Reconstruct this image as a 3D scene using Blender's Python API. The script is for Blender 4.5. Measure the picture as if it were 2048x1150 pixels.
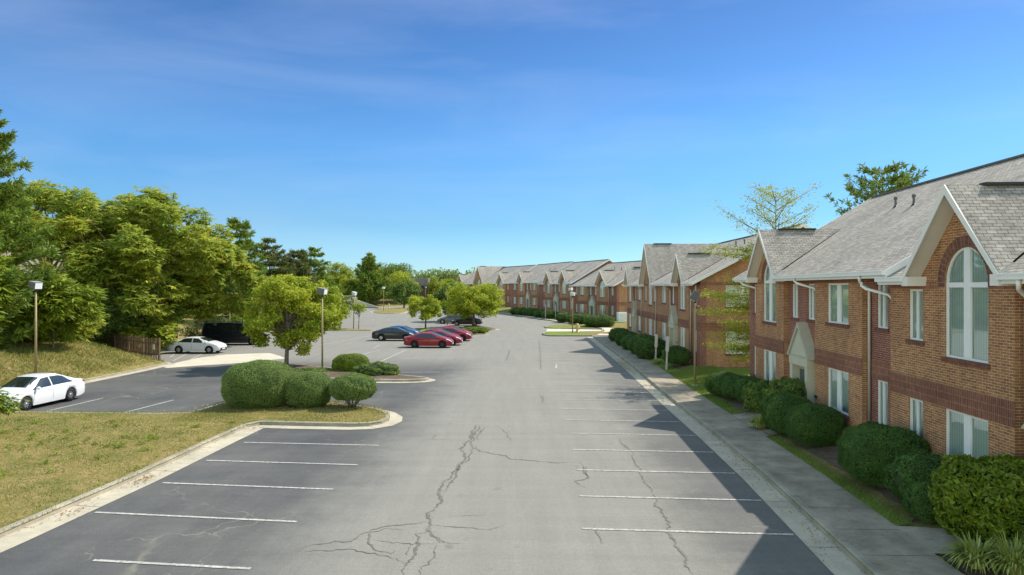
import bpy, bmesh, math, random
import numpy as np
from mathutils import Vector, Matrix
from mathutils.geometry import tessellate_polygon, delaunay_2d_cdt
C = bpy.context.scene
for o in list(bpy.data.objects): bpy.data.objects.remove(o)
COL = C.collection
R = math.radians
# ------------------------------------------------------------------ camera
F = 1365.0; H = 5.8
cam = bpy.data.cameras.new("camera"); cam_o = bpy.data.objects.new("camera", cam); COL.objects.link(cam_o)
cam_o.location = (0, 0, H); cam_o.rotation_euler = (R(90), 0, 0)
cam.sensor_width = 36; cam.lens = 24.0; cam.clip_end = 4000; cam.clip_start = 0.1
C.camera = cam_o
C.render.resolution_x = 1024; C.render.resolution_y = 575
# ------------------------------------------------------------------ world + sun
SUN = Vector((0.77, 0.42, 1.0)).normalized()
EL = math.asin(SUN.z); AZ = math.atan2(SUN.x, SUN.y)
w = bpy.data.worlds.new("World"); C.world = w; w.use_nodes = True
nt = w.node_tree; nt.nodes.clear()
sky = nt.nodes.new('ShaderNodeTexSky'); sky.sky_type = 'NISHITA'; sky.sun_disc = False
sky.sun_elevation = EL; sky.sun_rotation = AZ; sky.altitude = 0; sky.air_density = 1.0; sky.dust_density = 0.3; sky.ozone_density = 3.0
bg = nt.nodes.new('ShaderNodeBackground'); bg.inputs[1].default_value = 0.15
wo = nt.nodes.new('ShaderNodeOutputWorld')
hs = nt.nodes.new('ShaderNodeHueSaturation'); hs.inputs['Saturation'].default_value = 1.12; hs.inputs['Hue'].default_value = 0.498
SKYRAMP = [(0, (.34, .50, .62)), (.033, (.30, .44, .58)), (.09, (.27, .38, .48)), (.2, (.34, .43, .53)), (.39, (.30, .34, .43)), (.75, (2.0, 1.66, 1.12))]  # sky tint by height; last stop brightens the unseen overhead, added fill for shade
# thin high cloud veils
tc = nt.nodes.new('ShaderNodeTexCoord'); mp = nt.nodes.new('ShaderNodeMapping'); mp.inputs['Scale'].default_value = (1.2, 1.2, 5.5); mp.inputs['Rotation'].default_value=(0.1,0.25,0)
nz = nt.nodes.new('ShaderNodeTexNoise'); nz.inputs['Scale'].default_value = 1.7; nz.inputs['Detail'].default_value = 7; nz.inputs['Roughness'].default_value = 0.55; nz.inputs['Distortion'].default_value = 0.5
rp = nt.nodes.new('ShaderNodeMapRange'); rp.inputs[1].default_value = 0.42; rp.inputs[2].default_value = 0.78; rp.inputs[3].default_value = 0.0; rp.inputs[4].default_value = 0.22
mx = nt.nodes.new('ShaderNodeMix'); mx.data_type = 'RGBA'
mx.inputs[7].default_value = (2.2, 2.6, 3.6, 1)
L = nt.links.new
L(tc.outputs['Generated'], mp.inputs[0]); L(mp.outputs[0], nz.inputs[0]); L(nz.outputs[0], rp.inputs[0])
sx = nt.nodes.new('ShaderNodeSeparateXYZ'); L(tc.outputs['Generated'], sx.inputs[0])
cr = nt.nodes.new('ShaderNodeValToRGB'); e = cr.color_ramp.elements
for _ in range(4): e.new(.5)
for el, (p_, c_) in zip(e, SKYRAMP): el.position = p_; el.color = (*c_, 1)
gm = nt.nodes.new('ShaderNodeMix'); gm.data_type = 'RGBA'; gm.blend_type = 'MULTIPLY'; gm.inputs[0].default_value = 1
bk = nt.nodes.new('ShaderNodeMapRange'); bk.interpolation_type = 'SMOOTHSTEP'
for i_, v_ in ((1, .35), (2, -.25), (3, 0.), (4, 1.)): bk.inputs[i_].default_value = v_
gb_ = nt.nodes.new('ShaderNodeMix'); gb_.data_type = 'RGBA'; gb_.inputs[7].default_value = (2.0, 1.62, 1.08, 1)  # unseen sky behind the camera brightened and warmed as added fill light
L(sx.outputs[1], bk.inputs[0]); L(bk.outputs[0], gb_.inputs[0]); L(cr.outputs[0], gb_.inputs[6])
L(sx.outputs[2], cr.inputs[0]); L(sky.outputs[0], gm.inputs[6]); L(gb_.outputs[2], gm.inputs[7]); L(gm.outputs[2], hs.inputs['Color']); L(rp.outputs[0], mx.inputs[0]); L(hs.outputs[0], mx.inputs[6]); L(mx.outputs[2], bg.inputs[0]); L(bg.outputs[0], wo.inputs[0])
sl = bpy.data.lights.new("sun", 'SUN'); sl.energy = 3.3; sl.angle = R(0.53); sl.color = (1.0, 0.93, 0.82)
so = bpy.data.objects.new("sun", sl); COL.objects.link(so); so.rotation_euler = SUN.to_track_quat('Z', 'Y').to_euler(); so.location = (60, 30, 80)
C.view_settings.view_transform = 'Standard'; C.view_settings.look = 'None'; C.view_settings.gamma = 1.0; C.view_settings.exposure = 1.0
C.render.engine = 'CYCLES'

rng = np.random.default_rng(7); random.seed(7)
def P(px, py, z=0.0):
    d = (H - z) * F / (py - 575.0)
    return ((px - 1024.0) / F * d, d)
# ------------------------------------------------------------------ materials
MATS = {}
def mat(name, col=(.5,.5,.5), rough=.8, spec=.3, metal=0, coat=0):
    if name in MATS: return MATS[name]
    m = bpy.data.materials.new(name); m.use_nodes = True
    b = m.node_tree.nodes['Principled BSDF']
    b.inputs['Base Color'].default_value = (*col, 1); b.inputs['Roughness'].default_value = rough
    b.inputs['Specular IOR Level'].default_value = spec; b.inputs['Metallic'].default_value = metal
    b.inputs['Coat Weight'].default_value = coat; b.inputs['Coat Roughness'].default_value = .03
    MATS[name] = m; return m
def N(m, t, **kw):
    n = m.node_tree.nodes.new(t)
    for k, v in kw.items():
        if hasattr(n, k): setattr(n, k, v)
        else: n.inputs[k.replace('_', ' ')].default_value = v
    return n
def lk(m, a, b): m.node_tree.links.new(a, b)
def bsdf(m): return m.node_tree.nodes['Principled BSDF']
def ramp(m, src, stops):
    r = m.node_tree.nodes.new('ShaderNodeValToRGB')
    e = r.color_ramp.elements
    while len(e) < len(stops): e.new(0.5)
    for el, (p, c) in zip(e, stops): el.position = p; el.color = (*c, 1)
    lk(m, src, r.inputs[0]); return r.outputs[0]
def mixc(m, fac, a, b, mode='MIX'):
    x = m.node_tree.nodes.new('ShaderNodeMix'); x.data_type = 'RGBA'; x.blend_type = mode
    for i, v in ((0, fac), (6, a), (7, b)):
        if hasattr(v, 'links'): lk(m, v, x.inputs[i])
        elif isinstance(v, tuple): x.inputs[i].default_value = (*v, 1)
        else: x.inputs[i].default_value = v
    return x.outputs[2]
def mrange(m, src, a, b, c=0.0, d=1.0, smooth=False):
    x = m.node_tree.nodes.new('ShaderNodeMapRange'); x.clamp = True
    if smooth: x.interpolation_type = 'SMOOTHSTEP'
    for i, v in ((1, a), (2, b), (3, c), (4, d)): x.inputs[i].default_value = v
    lk(m, src, x.inputs[0]); return x.outputs[0]
def math_(m, op, a, b=0.0):
    x = m.node_tree.nodes.new('ShaderNodeMath'); x.operation = op
    for i, v in ((0, a), (1, b)):
        if hasattr(v, 'links'): lk(m, v, x.inputs[i])
        else: x.inputs[i].default_value = v
    return x.outputs[0]
def noise(m, scale, detail=4, rough=.6, vec=None, sc=None, coord='Object'):
    n = N(m, 'ShaderNodeTexNoise'); n.inputs['Scale'].default_value = scale; n.inputs['Detail'].default_value = detail; n.inputs['Roughness'].default_value = rough
    t = N(m, 'ShaderNodeTexCoord'); v = t.outputs[coord] if vec is None else vec
    if sc:
        mp = N(m, 'ShaderNodeMapping'); mp.inputs['Scale'].default_value = sc; lk(m, v, mp.inputs[0]); v = mp.outputs[0]
    lk(m, v, n.inputs['Vector']); return n.outputs[0]
def bump(m, h, strength=.3, dist=.02):
    b = N(m, 'ShaderNodeBump'); b.inputs['Strength'].default_value = strength; b.inputs['Distance'].default_value = dist
    lk(m, h, b.inputs['Height']); lk(m, b.outputs[0], bsdf(m).inputs['Normal'])

def asphalt():
    m = mat('asphalt', rough=.92, spec=.2)
    t = N(m, 'ShaderNodeTexCoord'); s = N(m, 'ShaderNodeSeparateXYZ'); lk(m, t.outputs['Object'], s.inputs[0])
    wob = noise(m, .7, 5, .7)
    xw = math_(m, 'ADD', s.outputs[0], math_(m, 'MULTIPLY', math_(m, 'SUBTRACT', wob, .5), 2.6))
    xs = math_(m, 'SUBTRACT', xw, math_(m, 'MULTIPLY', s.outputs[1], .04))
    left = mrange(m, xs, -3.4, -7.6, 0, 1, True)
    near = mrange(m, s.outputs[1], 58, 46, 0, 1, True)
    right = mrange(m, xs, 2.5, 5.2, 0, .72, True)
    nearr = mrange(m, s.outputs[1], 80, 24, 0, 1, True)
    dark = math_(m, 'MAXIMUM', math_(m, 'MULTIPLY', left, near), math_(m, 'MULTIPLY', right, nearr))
    big = noise(m, .16, 5, .65)
    streak = noise(m, 1.0, 6, .7, sc=(.12, 1.6, 1))
    streak2 = noise(m, 1.0, 5, .7, sc=(1.5, .1, 1))
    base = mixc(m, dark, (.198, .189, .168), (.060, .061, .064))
    b1 = mixc(m, mrange(m, big, .35, .68), base, (.25, .24, .205), 'MIX'); b1 = mixc(m, .26, base, b1)
    patch = noise(m, .9, 6, .7)
    b2 = mixc(m, mrange(m, patch, .58, .72, 0, .33), b1, (.17, .165, .15))
    fac = math_(m, 'MULTIPLY', mrange(m, streak, .3, .7, .93, 1.06), mrange(m, streak2, .3, .7, .93, 1.07))
    grit = noise(m, 38, 3, .8); fac = math_(m, 'MULTIPLY', fac, mrange(m, grit, .25, .75, .62, 1.38))
    fine = noise(m, 9, 4, .8); fac = math_(m, 'MULTIPLY', fac, mrange(m, fine, .25, .75, .88, 1.12))
    v = N(m, 'ShaderNodeHueSaturation'); lk(m, b2, v.inputs['Color']); lk(m, fac, v.inputs['Value'])
    # hairline cracking
    vo = N(m, 'ShaderNodeTexVoronoi'); vo.feature = 'DISTANCE_TO_EDGE'; vo.inputs['Scale'].default_value = .42
    tcw = N(m, 'ShaderNodeTexNoise'); tcw.inputs['Scale'].default_value = 1.4; tcw.inputs['Detail'].default_value = 4
    lk(m, t.outputs['Object'], tcw.inputs['Vector'])
    vm = N(m, 'ShaderNodeVectorMath', operation='MULTIPLY_ADD'); lk(m, tcw.outputs[1], vm.inputs[0]); vm.inputs[1].default_value = (1.1, 1.1, 0); lk(m, t.outputs['Object'], vm.inputs[2])
    lk(m, vm.outputs[0], vo.inputs['Vector'])
    ck = mrange(m, vo.outputs['Distance'], 0.0, .012, 1, 0)
    ckm = math_(m, 'MULTIPLY', ck, mrange(m, noise(m, .22, 2), .52, .62, 0, .5))
    oil = math_(m, 'MULTIPLY', mrange(m, noise(m, 1.6, 3, .55), .64, .74, 0, .5), mrange(m, noise(m, .12, 2), .45, .6))
    voil = mixc(m, oil, v.outputs[0], (.05, .048, .045))
    c3 = mixc(m, ckm, voil, (.26, .235, .18))
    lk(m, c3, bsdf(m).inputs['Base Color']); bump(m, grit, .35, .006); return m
def concrete(name, a, b, seam=0, stain=.5):
    m = mat(name, rough=.9, spec=.2)
    n1 = noise(m, .7, 6, .7); n2 = noise(m, 25, 4, .8); n3 = noise(m, 3, 5, .7)
    c = mixc(m, mrange(m, n1, .35, .65), a, b)
    c = mixc(m, mrange(m, n3, .5, .75, 0, stain), c, tuple(x*.5 for x in a))
    v = N(m, 'ShaderNodeHueSaturation'); lk(m, c, v.inputs['Color']); lk(m, mrange(m, n2, .2, .8, .82, 1.18), v.inputs['Value'])
    lk(m, v.outputs[0], bsdf(m).inputs['Base Color']); bump(m, n2, .3, .004); return m
def grassmat(name, cols, sc=1.0):
    m = mat(name, rough=.95, spec=.1)
    n1 = noise(m, .45*sc, 5, .7); n2 = noise(m, 14*sc, 4, .8); n3 = noise(m, 2.6*sc, 5, .75)
    c = ramp(m, n1, [(.3, cols[0]), (.52, cols[1]), (.72, cols[2])])
    c2 = mixc(m, mrange(m, n3, .42, .66, 0, .75), c, cols[3])
    v = N(m, 'ShaderNodeHueSaturation'); lk(m, c2, v.inputs['Color']); lk(m, mrange(m, n2, .25, .75, .55, 1.4), v.inputs['Value'])
    lk(m, v.outputs[0], bsdf(m).inputs['Base Color']); bump(m, n2, .8, .05); return m
def brick(name, c1, c2, mortar, soldier=False, bw=.213, rh=.0677):
    m = mat(name, rough=.88, spec=.2)
    uv = N(m, 'ShaderNodeUVMap'); vec = uv.outputs[0]
    if soldier:
        mp = N(m, 'ShaderNodeMapping'); mp.inputs['Rotation'].default_value = (0, 0, math.pi/2); lk(m, vec, mp.inputs[0]); vec = mp.outputs[0]
    bt = N(m, 'ShaderNodeTexBrick'); bt.inputs['Scale'].default_value = 1; bt.inputs['Brick Width'].default_value = bw; bt.inputs['Row Height'].default_value = rh
    bt.inputs['Mortar Size'].default_value = .0055; bt.inputs['Mortar Smooth'].default_value = .1; bt.inputs['Bias'].default_value = 0
    if soldier: bt.offset = 0
    bt.inputs['Color1'].default_value = (*c1, 1); bt.inputs['Color2'].default_value = (*c2, 1); bt.inputs['Mortar'].default_value = (*mortar, 1)
    lk(m, vec, bt.inputs['Vector'])
    n1 = noise(m, .6, 4, .6, vec=vec); n2 = noise(m, 40, 3, .7, vec=vec)
    n3 = noise(m, 1, 2, .5, vec=vec, sc=(4.7, 14.8, 1))
    v = N(m, 'ShaderNodeHueSaturation'); lk(m, bt.outputs[0], v.inputs['Color'])
    val = math_(m, 'MULTIPLY', mrange(m, n1, .3, .7, .84, 1.14), mrange(m, n2, .2, .8, .85, 1.15))
    val = math_(m, 'MULTIPLY', val, mrange(m, n3, .3, .7, .78, 1.2))
    n4 = noise(m, 1, 5, .65, vec=vec, sc=(1.6, .22, 1)); val = math_(m, 'MULTIPLY', val, mrange(m, n4, .35, .65, .80, 1.06))
    lk(m, val, v.inputs['Value']); lk(m, v.outputs[0], bsdf(m).inputs['Base Color'])
    bb = N(m, 'ShaderNodeBump'); bb.invert = True; bb.inputs['Strength'].default_value = .5; bb.inputs['Distance'].default_value = .006
    lk(m, bt.outputs[1], bb.inputs['Height']); lk(m, bb.outputs[0], bsdf(m).inputs['Normal']); return m
def shingle(name, c1, c2):
    m = mat(name, rough=.95, spec=.12)
    uv = N(m, 'ShaderNodeUVMap'); vec = uv.outputs[0]
    wn = N(m, 'ShaderNodeTexNoise'); wn.inputs['Scale'].default_value = 6; lk(m, vec, wn.inputs['Vector'])
    vm = N(m, 'ShaderNodeVectorMath', operation='MULTIPLY_ADD'); lk(m, wn.outputs[1], vm.inputs[0]); vm.inputs[1].default_value = (.02, .03, 0); lk(m, vec, vm.inputs[2])
    bt = N(m, 'ShaderNodeTexBrick'); bt.inputs['Scale'].default_value = 1; bt.inputs['Brick Width'].default_value = .24; bt.inputs['Row Height'].default_value = .118
    bt.inputs['Mortar Size'].default_value = .008; bt.inputs['Mortar Smooth'].default_value = .3
    bt.inputs['Color1'].default_value = (*c1, 1); bt.inputs['Color2'].default_value = (*c2, 1); bt.inputs['Mortar'].default_value = (.06, .06, .062, 1)
    lk(m, vm.outputs[0], bt.inputs['Vector'])
    n1 = noise(m, .35, 5, .7, vec=vec, sc=(1, .5, 1)); n2 = noise(m, 60, 3, .8, vec=vec); n3 = noise(m, 1, 2, .5, vec=vec, sc=(3.1, 8.5, 1))
    v = N(m, 'ShaderNodeHueSaturation'); lk(m, bt.outputs[0], v.inputs['Color'])
    val = math_(m, 'MULTIPLY', mrange(m, n1, .3, .7, .82, 1.15), mrange(m, n2, .2, .8, .8, 1.2)); val = math_(m, 'MULTIPLY', val, mrange(m, n3, .3, .7, .8, 1.2)); n4 = noise(m, 1, 5, .7, vec=vec, sc=(1.1, .12, 1)); val = math_(m, 'MULTIPLY', val, mrange(m, n4, .35, .65, .84, 1.06))
    lk(m, val, v.inputs['Value']); lk(m, v.outputs[0], bsdf(m).inputs['Base Color'])
    bb = N(m, 'ShaderNodeBump'); bb.invert = True; bb.inputs['Strength'].default_value = .6; bb.inputs['Distance'].default_value = .02
    lk(m, bt.outputs[1], bb.inputs['Height']); lk(m, bb.outputs[0], bsdf(m).inputs['Normal']); return m
def leafmat(name, stops, trans=.35, rough=.55, big=.25):
    m = mat(name, rough=rough, spec=.25)
    g = N(m, 'ShaderNodeNewGeometry')
    n = noise(m, big, 3, .6)
    f = math_(m, 'ADD', math_(m, 'MULTIPLY', g.outputs['Random Per Island'], .55), math_(m, 'MULTIPLY', mrange(m, n, .3, .7), .45))
    c = ramp(m, f, stops)
    lk(m, c, bsdf(m).inputs['Base Color'])
    tr = N(m, 'ShaderNodeBsdfTranslucent'); mc = mixc(m, .45, c, (.36, .38, .06)); lk(m, mc, tr.inputs[0])
    mxs = N(m, 'ShaderNodeMixShader'); mxs.inputs[0].default_value = trans
    out = m.node_tree.nodes['Material Output']
    lk(m, bsdf(m).outputs[0], mxs.inputs[1]); lk(m, tr.outputs[0], mxs.inputs[2]); lk(m, mxs.outputs[0], out.inputs[0]); return m
def barkmat(name, a, b):
    m = mat(name, rough=.95, spec=.1); n = noise(m, 6, 5, .7, sc=(3, 3, .6)); lk(m, mixc(m, mrange(m, n, .35, .65), a, b), bsdf(m).inputs['Base Color']); bump(m, n, .6, .03); return m
def painted(name, c, rough=.5, var=.12):
    m = mat(name, rough=rough, spec=.3); n = noise(m, 2.5, 5, .7)
    v = N(m, 'ShaderNodeHueSaturation'); v.inputs['Color'].default_value = (*c, 1); lk(m, mrange(m, n, .3, .7, 1-var, 1+var*.4), v.inputs['Value']); lk(m, v.outputs[0], bsdf(m).inputs['Base Color']); return m
def paintline():
    m = mat('line_paint', rough=.8); n = noise(m, 9, 6, .8); n2 = noise(m, .8, 3)
    f = math_(m, 'MULTIPLY', mrange(m, n, .38, .6, 0, 1), mrange(m, n2, .3, .7, .55, 1))
    lk(m, mixc(m, f, (.20, .195, .18), (.54, .53, .48)), bsdf(m).inputs['Base Color']); return m
def glassmat():
    m = bpy.data.materials.new('window_glass'); m.use_nodes = True; MATS['window_glass'] = m
    nt = m.node_tree; nt.nodes.clear()
    o = nt.nodes.new('ShaderNodeOutputMaterial'); t = nt.nodes.new('ShaderNodeBsdfTransparent'); t.inputs[0].default_value = (.90, .97, .96, 1)
    g = nt.nodes.new('ShaderNodeBsdfGlossy'); g.inputs['Roughness'].default_value = .02; g.inputs[0].default_value = (.85, .95, .98, 1)
    lw = nt.nodes.new('ShaderNodeFresnel'); lw.inputs[0].default_value = 1.9
    mr = nt.nodes.new('ShaderNodeMath'); mr.operation = 'MULTIPLY_ADD'; mr.inputs[1].default_value = 1.0; mr.inputs[2].default_value = .14
    x = nt.nodes.new('ShaderNodeMixShader')
    nt.links.new(lw.outputs[0], mr.inputs[0]); nt.links.new(mr.outputs[0], x.inputs[0]); nt.links.new(t.outputs[0], x.inputs[1]); nt.links.new(g.outputs[0], x.inputs[2]); nt.links.new(x.outputs[0], o.inputs[0])
    return m
def blindmat():
    m = mat('window_blind', rough=.8)
    uv = N(m, 'ShaderNodeUVMap'); wv = N(m, 'ShaderNodeTexWave'); wv.wave_type = 'BANDS'; wv.bands_direction = 'X'; wv.inputs['Scale'].default_value = 3.2; wv.inputs['Distortion'].default_value = .3
    lk(m, uv.outputs[0], wv.inputs[0])
    n = noise(m, .5, 2)
    c = mixc(m, mrange(m, wv.outputs[1], .2, .8), (.66, .72, .70), (.86, .88, .85))
    c = mixc(m, mrange(m, n, .5, .62, 0, .15), c, (.25, .31, .32)); oi = N(m, 'ShaderNodeObjectInfo'); c = mixc(m, mrange(m, oi.outputs['Random'], .6, 1.0, 0, .28), c, (.22, .27, .27)); lk(m, c, bsdf(m).inputs['Base Color']); return m
M_asph = asphalt()
M_walk = concrete('sidewalk_concrete', (.37, .315, .235), (.19, .16, .115), stain=.8)
M_kerb = concrete('kerb_concrete', (.36, .325, .25), (.22, .20, .155), stain=.85)
M_pan = concrete('gutter_concrete', (.46, .41, .31), (.33, .295, .225), stain=.5)
M_patchc = concrete('pale_concrete', (.52, .47, .37), (.44, .40, .32), stain=.15)
M_wallc = concrete('old_concrete', (.48, .46, .41), (.34, .32, .28), stain=.6)
M_grass = grassmat('dry_grass', [(.085, .11, .022), (.18, .155, .045), (.25, .19, .075), (.30, .215, .10)])
M_green = grassmat('green_grass', [(.08, .15, .02), (.13, .20, .028), (.18, .23, .04), (.20, .21, .05)])
M_mulch = grassmat('mulch', [(.10, .072, .05), (.145, .11, .08), (.19, .15, .11), (.08, .055, .038)], 2.5)
M_line = paintline()
M_tan = brick('tan_brick', (.41, .19, .08), (.27, .115, .055), (.62, .47, .31))
M_red = brick('red_brick', (.26, .085, .058), (.19, .068, .05), (.50, .36, .27))
M_sold = brick('soldier_brick', (.25, .10, .062), (.19, .075, .05), (.40, .25, .17), soldier=True, bw=.203, rh=.075)
M_roof = shingle('shingles', (.385, .345, .30), (.285, .258, .228))
M_white = painted('white_trim', (.74, .74, .72), .45, .06)
M_cream = painted('cream_trim', (.50, .475, .36), .6, .08)
M_soffit = painted('soffit', (.62, .56, .48), .6)
M_glass = glassmat(); M_blind = blindmat()
M_dark = painted('dark_metal', (.03, .03, .035), .5)
M_pole = painted('bronze_pole', (.30, .235, .12), .55, .15)
M_lampbox = painted('lamp_housing', (.11, .115, .125), .5); M_lid = painted('lamp_lid', (.24, .25, .26), .5); M_palebox = painted('pale_lamp_housing', (.60, .60, .58), .5); M_lens = painted('lamp_lens', (.75, .77, .78), .25)
M_crack = painted('joint_dirt', (.095, .085, .065), .9, .35)
def crackmat():
    m = mat('crack_sealer', rough=.92, spec=.15); n = noise(m, 14, 5, .8); n2 = noise(m, 60, 3, .8); n3 = noise(m, 1.1, 3)
    c = mixc(m, mrange(m, n, .36, .62), (.085, .076, .056), (.175, .165, .14)); c = mixc(m, mrange(m, n3, .45, .62, 0, .6), c, (.20, .19, .165))
    lk(m, c, bsdf(m).inputs['Base Color']); bump(m, n2, .5, .01); return m
M_crk = crackmat()
M_door = painted('door_paint', (.38, .36, .28), .5)
M_bark = barkmat('bark', (.10, .075, .05), (.19, .15, .11)); M_bark2 = barkmat('grey_bark', (.16, .13, .10), (.30, .26, .21))
M_ridge = painted('ridge_shingle', (.13, .12, .11), .9)
M_wood = barkmat('weathered_wood', (.10, .065, .04), (.22, .15, .10))
LF_ail = leafmat('ailanthus_leaves', [(0, (0.112, 0.189, 0.026)), (.35, (0.210, 0.302, 0.037)), (.7, (0.396, 0.423, 0.054)), (.9, (0.618, 0.535, 0.067)), (1, (0.700, 0.625, 0.080))], .42, big=.35)
LF_maple = leafmat('maple_leaves', [(0, (0.140, 0.226, 0.021)), (.45, (0.306, 0.384, 0.029)), (.8, (0.563, 0.540, 0.037)), (1, (0.700, 0.700, 0.051))], .42, big=.5)
LF_ginkgo = leafmat('golden_leaves', [(0, (0.138, 0.207, 0.016)), (.5, (0.276, 0.331, 0.022)), (1, (0.524, 0.497, 0.041))], .45, big=.5)
LF_box = leafmat('sheared_leaves', [(0, (0.053, 0.100, 0.022)), (.5, (0.115, 0.190, 0.036)), (1, (0.239, 0.314, 0.058))], .22, big=1.2)
LF_jun = leafmat('juniper_leaves', [(0, (0.080, 0.136, 0.040)), (.5, (0.144, 0.224, 0.056)), (1, (0.264, 0.320, 0.080))], .22, big=1.2)
LF_yew = leafmat('yew_leaves', [(0, (0.028, 0.070, 0.018)), (.5, (0.059, 0.132, 0.025)), (1, (0.138, 0.230, 0.040))], .2, big=1.2)
LF_lime = leafmat('lime_leaves', [(0, (0.065, 0.117, 0.008)), (.5, (0.156, 0.221, 0.013)), (1, (0.286, 0.351, 0.026))], .25, big=1.2)
LF_laurel = leafmat('laurel_leaves', [(0, (0.050, 0.094, 0.010)), (.5, (0.125, 0.187, 0.015)), (1, (0.299, 0.337, 0.032))], .28, .3, big=1.5)
LF_pine = leafmat('pine_needles', [(0, (0.059, 0.117, 0.024)), (.5, (0.148, 0.237, 0.037)), (1, (0.346, 0.401, 0.059))], .18, .6, big=.3)
LF_brown = leafmat('browning_needles', [(0, (.05, .095, .03)), (.55, (.11, .15, .045)), (.8, (.22, .17, .07)), (1, (.36, .21, .11))], .2, .6, big=.5)
LF_lir = leafmat('grass_blades_variegated', [(0, (0.163, 0.237, 0.037)), (.5, (0.338, 0.388, 0.088)), (1, (0.625, 0.625, 0.250))], .35, big=2)
LF_far = leafmat('far_leaves', [(0, (0.086, 0.144, 0.050)), (.5, (0.144, 0.223, 0.065)), (1, (0.288, 0.302, 0.079))], .3, big=.05)
LF_lawn = leafmat('lawn_blades', [(0, (.085, .145, .022)), (.4, (.17, .19, .04)), (.7, (.28, .225, .08)), (1, (.42, .32, .15))], .3, big=.28)
LF_lawng = leafmat('green_blades', [(0, (0.091, 0.156, 0.026)), (.5, (0.156, 0.221, 0.039)), (1, (0.286, 0.286, 0.078))], .3, big=.6)
# ------------------------------------------------------------------ mesh helpers
def autouv(me):
    uvl = me.uv_layers.new(name='UVMap')
    for p in me.polygons:
        n = p.normal; t = Vector((0, 0, 1)).cross(n)
        t = t.normalized() if t.length > .05 else Vector((1, 0, 0))
        b = n.cross(t)
        for li in p.loop_indices:
            c = me.vertices[me.loops[li].vertex_index].co; uvl.data[li].uv = (c.dot(t), c.dot(b))
def mkobj(name, me, m, parent=None, loc=None):
    o = bpy.data.objects.new(name, me); COL.objects.link(o)
    if m:
        for x in (m if isinstance(m, (list, tuple)) else [m]): me.materials.append(x)
    if parent: o.parent = parent
    if loc is not None: o.location = loc
    return o
class MB:
    def __init__(s): s.v = []; s.f = []; s.sm = []
    def add(s, vs, fs, smooth=False):
        n = len(s.v); s.v += [tuple(a) for a in vs]; s.f += [tuple(i + n for i in f) for f in fs]; s.sm += [smooth]*len(fs)
    def box(s, x0, x1, y0, y1, z0, z1, M=None):
        vs = [Vector((x, y, z)) for z in (z0, z1) for y in (y0, y1) for x in (x0, x1)]
        if M: vs = [M @ a for a in vs]
        s.add(vs, [(0, 2, 3, 1), (4, 5, 7, 6), (0, 1, 5, 4), (2, 6, 7, 3), (0, 4, 6, 2), (1, 3, 7, 5)])
    def tube(s, pts, rad, n=8, cap=True):
        pts = [Vector(p) for p in pts]; rings = []
        if not hasattr(rad, '__len__'): rad = [rad]*len(pts)
        for i, p in enumerate(pts):
            d = (pts[min(i+1, len(pts)-1)] - pts[max(i-1, 0)]).normalized()
            a = d.cross(Vector((0, 0, 1))) if abs(d.z) < .95 else d.cross(Vector((1, 0, 0)))
            a.normalize(); b = d.cross(a)
            rings.append([p + (a*math.cos(2*math.pi*k/n) + b*math.sin(2*math.pi*k/n))*rad[i] for k in range(n)])
        vs = [q for r in rings for q in r]; fs = []
        for i in range(len(pts)-1):
            for k in range(n):
                fs.append((i*n+k, (i+1)*n+k, (i+1)*n+(k+1) % n, i*n+(k+1) % n))
        if cap: fs.append(tuple(range(n))); fs.append(tuple((len(pts)-1)*n+k for k in range(n-1, -1, -1)))
        s.add(vs, fs, True)
    def poly(s, pts):  # planar polygon (convex or not), thin
        s.add(pts, [tuple(range(len(pts)))])
    def prism(s, pts2, z0, z1):
        n = len(pts2); vs = [(x, y, z0) for x, y in pts2] + [(x, y, z1) for x, y in pts2]
        tris = tessellate_polygon([[Vector((x, y, 0)) for x, y in pts2]])
        fs = []
        for t in tris:
            a, b, c = [Vector((*pts2[i], 0)) for i in t]
            if (b-a).cross(c-a).z < 0: t = t[::-1]
            fs.append(tuple(i+n for i in t)); fs.append(tuple(reversed(t)))
        area = sum(pts2[i][0]*pts2[(i+1) % n][1]-pts2[(i+1) % n][0]*pts2[i][1] for i in range(n))
        for i in range(n):
            j = (i+1) % n; q = (i, j, j+n, i+n); fs.append(q if area > 0 else q[::-1])
        s.add(vs, fs)
    def build(s, name, m, parent=None, loc=None, uv=True):
        me = bpy.data.meshes.new(name); me.from_pydata(s.v, [], s.f); me.update()
        me.polygons.foreach_set('use_smooth', s.sm)
        if uv: autouv(me)
        return mkobj(name, me, m, parent, loc)
def empty(name, loc, rz=0):
    o = bpy.data.objects.new(name, None); COL.objects.link(o); o.location = loc; o.rotation_euler = (0, 0, rz); o.empty_display_size = .3; return o
def tag(o, label=None, cat=None, group=None, kind=None):
    if label: o['label'] = label
    if cat: o['category'] = cat
    if group: o['group'] = group
    if kind: o['kind'] = kind
    return o
def struct(o): o['kind'] = 'structure'; return o
def copy_tree(o, parent=None):
    c = o.copy(); COL.objects.link(c)
    if parent: c.parent = parent
    for ch in list(o.children): copy_tree(ch, c)
    return c
def arrmesh(name, V, Fq, smooth=False):
    me = bpy.data.meshes.new(name); nv = len(V); nf, k = Fq.shape
    me.vertices.add(nv); me.vertices.foreach_set('co', np.asarray(V, np.float32).ravel())
    me.loops.add(nf*k); me.loops.foreach_set('vertex_index', Fq.astype(np.int32).ravel())
    me.polygons.add(nf); me.polygons.foreach_set('loop_start', (np.arange(nf)*k).astype(np.int32))
    me.update(calc_edges=True); me.polygons.foreach_set('use_smooth', np.full(nf, smooth)); return me
def nrm(a): return a/np.maximum(np.linalg.norm(a, axis=-1, keepdims=True), 1e-9)
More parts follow.
